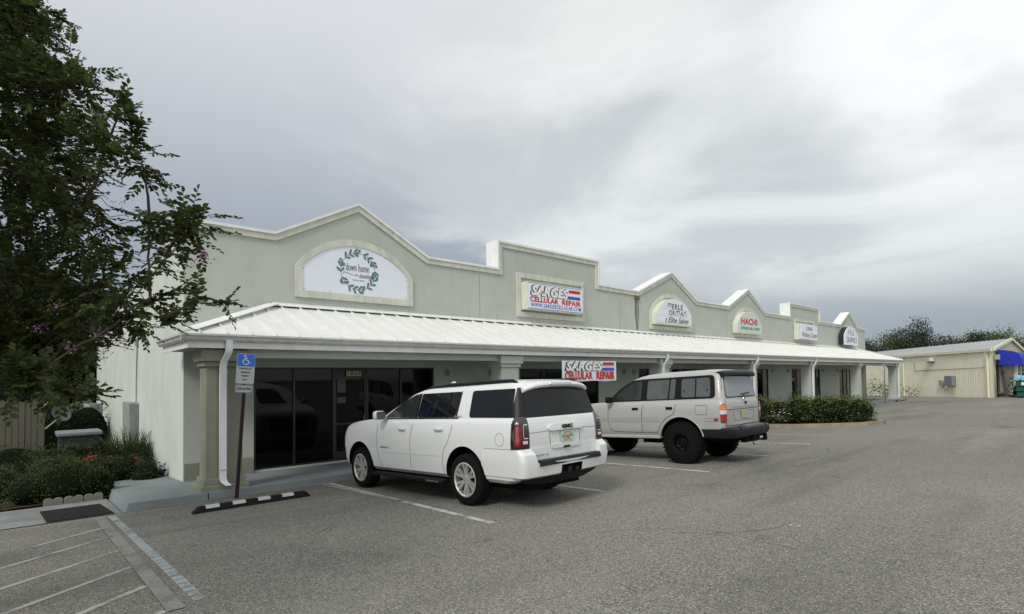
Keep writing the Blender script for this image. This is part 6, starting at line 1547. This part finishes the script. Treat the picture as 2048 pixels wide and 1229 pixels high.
# unbroken far wood closing the horizon
mbw = []
q = random.Random(9)
for k in range(46):
    a = rad(-35+k*4.2); D = 150; x, y = D*math.cos(a), D*math.sin(a)
    if -10 < math.degrees(a) < 42: D = 170; x, y = D*math.cos(a), D*math.sin(a)
    r = q.uniform(5.5, 8); mbw.append((x, y, -1+q.uniform(0, 1.5), 8, 8, r*.62))
wood = thing('far_wood', 'distant dark green wood along the horizon', 'wood', (150, 0, -3)); wood['kind'] = 'stuff'
canopy('crown', mbw, [LEAFT2], wood, .8, 1.2, shell=.5, aspect=.7)
bush('low_shrub', 'dark overgrown shrubs between the end of the fence and the pale wall', [(.9, 27, .2, 1.1, .8, 1.3), (1.9, 28, .1, .9, .8, 1.2), (.2, 28.5, .4, 1.3, .9, 1.5)], [LEAFB], .10, 160, core=.8)
n = 900; xx = RNG.uniform(1.3, 9, n); yy = 11.48-np.abs(RNG.normal(size=n))*.16; k = RNG.random(n) < .3; xx[k] = RNG.uniform(1.6, 4.4, k.sum()); yy[k] = 10.25+RNG.normal(size=k.sum())*.22
V, F = leaf_arrays(np.stack([xx, yy, .47-.05*yy+.006], 1), rdir(n)*[1, 1, .1], np.tile([0, 0, 1.], (n, 1))+RNG.normal(size=(n, 3))*.25, RNG.uniform(.012, .035, n), RNG.uniform(.008, .018, n))
lt = fast_mesh('leaf_litter', V, F, mat('dry_leaf', (.09, .05, .03), .9, island=1.0, col2=(.16, .10, .05))); tag(lt, 'scattered dry leaves and grit along the kerb edge', 'leaf litter', kind='stuff')

# ------------------------------------------------------------------ sky, sun, camera
w = bpy.data.worlds.new('World'); scn.world = w; w.use_nodes = True; N = w.node_tree.nodes; L = w.node_tree.links
bg = N['Background']; tc = N.new('ShaderNodeTexCoord'); Dv = tc.outputs['Generated']
def vdot(vec):
    n = N.new('ShaderNodeVectorMath'); n.operation = 'DOT_PRODUCT'; L.new(Dv, n.inputs[0]); n.inputs[1].default_value = Vector(vec).normalized(); return n.outputs['Value']
def rng(f, a, b, c=0., d=1., sm=True):
    n = N.new('ShaderNodeMapRange'); n.interpolation_type = 'SMOOTHSTEP' if sm else 'LINEAR'; n.inputs[1].default_value = a; n.inputs[2].default_value = b; n.inputs[3].default_value = c; n.inputs[4].default_value = d; L.new(f, n.inputs[0]); return n.outputs[0]
def mth(op, a, b):
    n = N.new('ShaderNodeMath'); n.operation = op
    for i, v in enumerate((a, b)):
        if isinstance(v, (int, float)): n.inputs[i].default_value = v
        else: L.new(v, n.inputs[i])
    return n.outputs[0]
def mixc(a, b, f):
    n = N.new('ShaderNodeMix'); n.data_type = 'RGBA'
    for i, v in ((6, a), (7, b)):
        if isinstance(v, tuple): n.inputs[i].default_value = (*v, 1)
        else: L.new(v, n.inputs[i])
    if isinstance(f, (int, float)): n.inputs[0].default_value = f
    else: L.new(f, n.inputs[0])
    return n.outputs[2]
sep = N.new('ShaderNodeSeparateXYZ'); L.new(Dv, sep.inputs[0]); Z = sep.outputs[2]
den = mth('ADD', mth('MAXIMUM', Z, 0.0), .22)
cmb = N.new('ShaderNodeCombineXYZ'); L.new(mth('DIVIDE', sep.outputs[0], den), cmb.inputs[0]); L.new(mth('DIVIDE', sep.outputs[1], den), cmb.inputs[1])
def cn(scale, det, lo, hi, off=(0, 0, 0), rough=.5, stretch=(1, 1, 1), dist=0):
    mp = N.new('ShaderNodeMapping'); mp.inputs['Location'].default_value = off; mp.inputs['Scale'].default_value = stretch; mp.inputs['Rotation'].default_value = (0, 0, rad(35)); L.new(cmb.outputs[0], mp.inputs[0])
    n = N.new('ShaderNodeTexNoise'); n.inputs['Scale'].default_value = scale; n.inputs['Detail'].default_value = det; n.inputs['Roughness'].default_value = rough; n.inputs['Distortion'].default_value = dist; L.new(mp.outputs[0], n.inputs[0]); return rng(n.outputs[0], lo, hi)
# smooth slate blue veil on the left, brighter upwards
veil = mixc((.25, .278, .322), (.55, .57, .59), rng(Z, .16, .62))
# cloud mass to the right: bright, with grey undersides
cl = mixc((.45, .475, .485), (.61, .63, .615), cn(1.25, 7, .38, .62, (3.1, .4, 0), .55, (1, .85, 1), .5))
cl = mixc(cl, (.70, .71, .70), mth('MULTIPLY', cn(.9, 7, .48, .68, (7.3, 2.2, 0), .55, (1, .85, 1), .4), rng(Z, .2, .5)))
low = mixc((.225, .255, .295), cl, rng(Z, .05, .20))
edge = mth('ADD', mth('SUBTRACT', vdot((.92, -.25, .30)), 0), mth('MULTIPLY', cn(1.3, 7, .3, .7, (1.3, 5.2, 0), .55, (1, 1, 1), .6), .24))
eA = rng(edge, .46, .60); eB = rng(edge, .30, .78); hz = rng(Z, .18, .46)
sky = mixc(veil, low, mth('ADD', mth('MULTIPLY', eA, mth('SUBTRACT', 1.0, hz)), mth('MULTIPLY', eB, hz)))
# the opening above the right edge where the light comes through
sky = mixc(sky, (.80, .81, .80), mth('MULTIPLY', rng(vdot((1.30, .17, .66)), .96, 1.0), mth('ADD', .25, mth('MULTIPLY', cn(1.6, 5, .40, .60, (.3, 4.4, 0)), .6))))
# the side behind the camera is an even bright overcast
sky = mixc(sky, (.70, .72, .73), rng(vdot((-.7, -.7, .1)), -.1, .5))
gnd = mixc((.10, .10, .09), sky, rng(Z, -.03, .0))
SUN = Vector((-.80, -.30, .78)).normalized()
el = math.asin(SUN.z); az = math.atan2(SUN.x, SUN.y)
st = N.new('ShaderNodeTexSky'); st.sky_type = 'NISHITA'; st.sun_disc = False; st.sun_elevation = el; st.sun_rotation = az; st.air_density = 1.0
sc_ = N.new('ShaderNodeMix'); sc_.data_type = 'RGBA'; sc_.blend_type = 'MULTIPLY'; sc_.inputs[0].default_value = 1; L.new(st.outputs[0], sc_.inputs[6]); sc_.inputs[7].default_value = (.10, .10, .10, 1)
fin = mixc(gnd, sc_.outputs[2], .08)
L.new(fin, bg.inputs[0]); bg.inputs[1].default_value = 1.0
sd = bpy.data.lights.new('sun', 'SUN'); sd.energy = 1.5; sd.angle = rad(16); sd.color = (1, .97, .91); so = bpy.data.objects.new('sun', sd); COL.objects.link(so)
so.rotation_euler = SUN.to_track_quat('Z', 'Y').to_euler()

cam = bpy.data.cameras.new('camera'); co = bpy.data.objects.new('camera', cam); COL.objects.link(co); scn.camera = co
r = Vector((.74485813, -.66706547, -.01449234)); u = Vector((-.01016689, -.03306506, .99940149)); f = Vector((.66714542, .74426498, .03141076))
co.matrix_world = Matrix(((r.x, u.x, -f.x, 0), (r.y, u.y, -f.y, 0), (r.z, u.z, -f.z, 2.13), (0, 0, 0, 1)))
cam.sensor_width = 36; cam.lens = 36*1090/2048; cam.shift_y = (720.75-614.5)/2048; cam.clip_end = 3000; cam.clip_start = .05
scn.render.engine = 'CYCLES'
vs_ = scn.view_settings; vs_.view_transform = 'Standard'; vs_.look = 'None'; vs_.exposure = .47; vs_.gamma = 1; vs_.use_curve_mapping = False
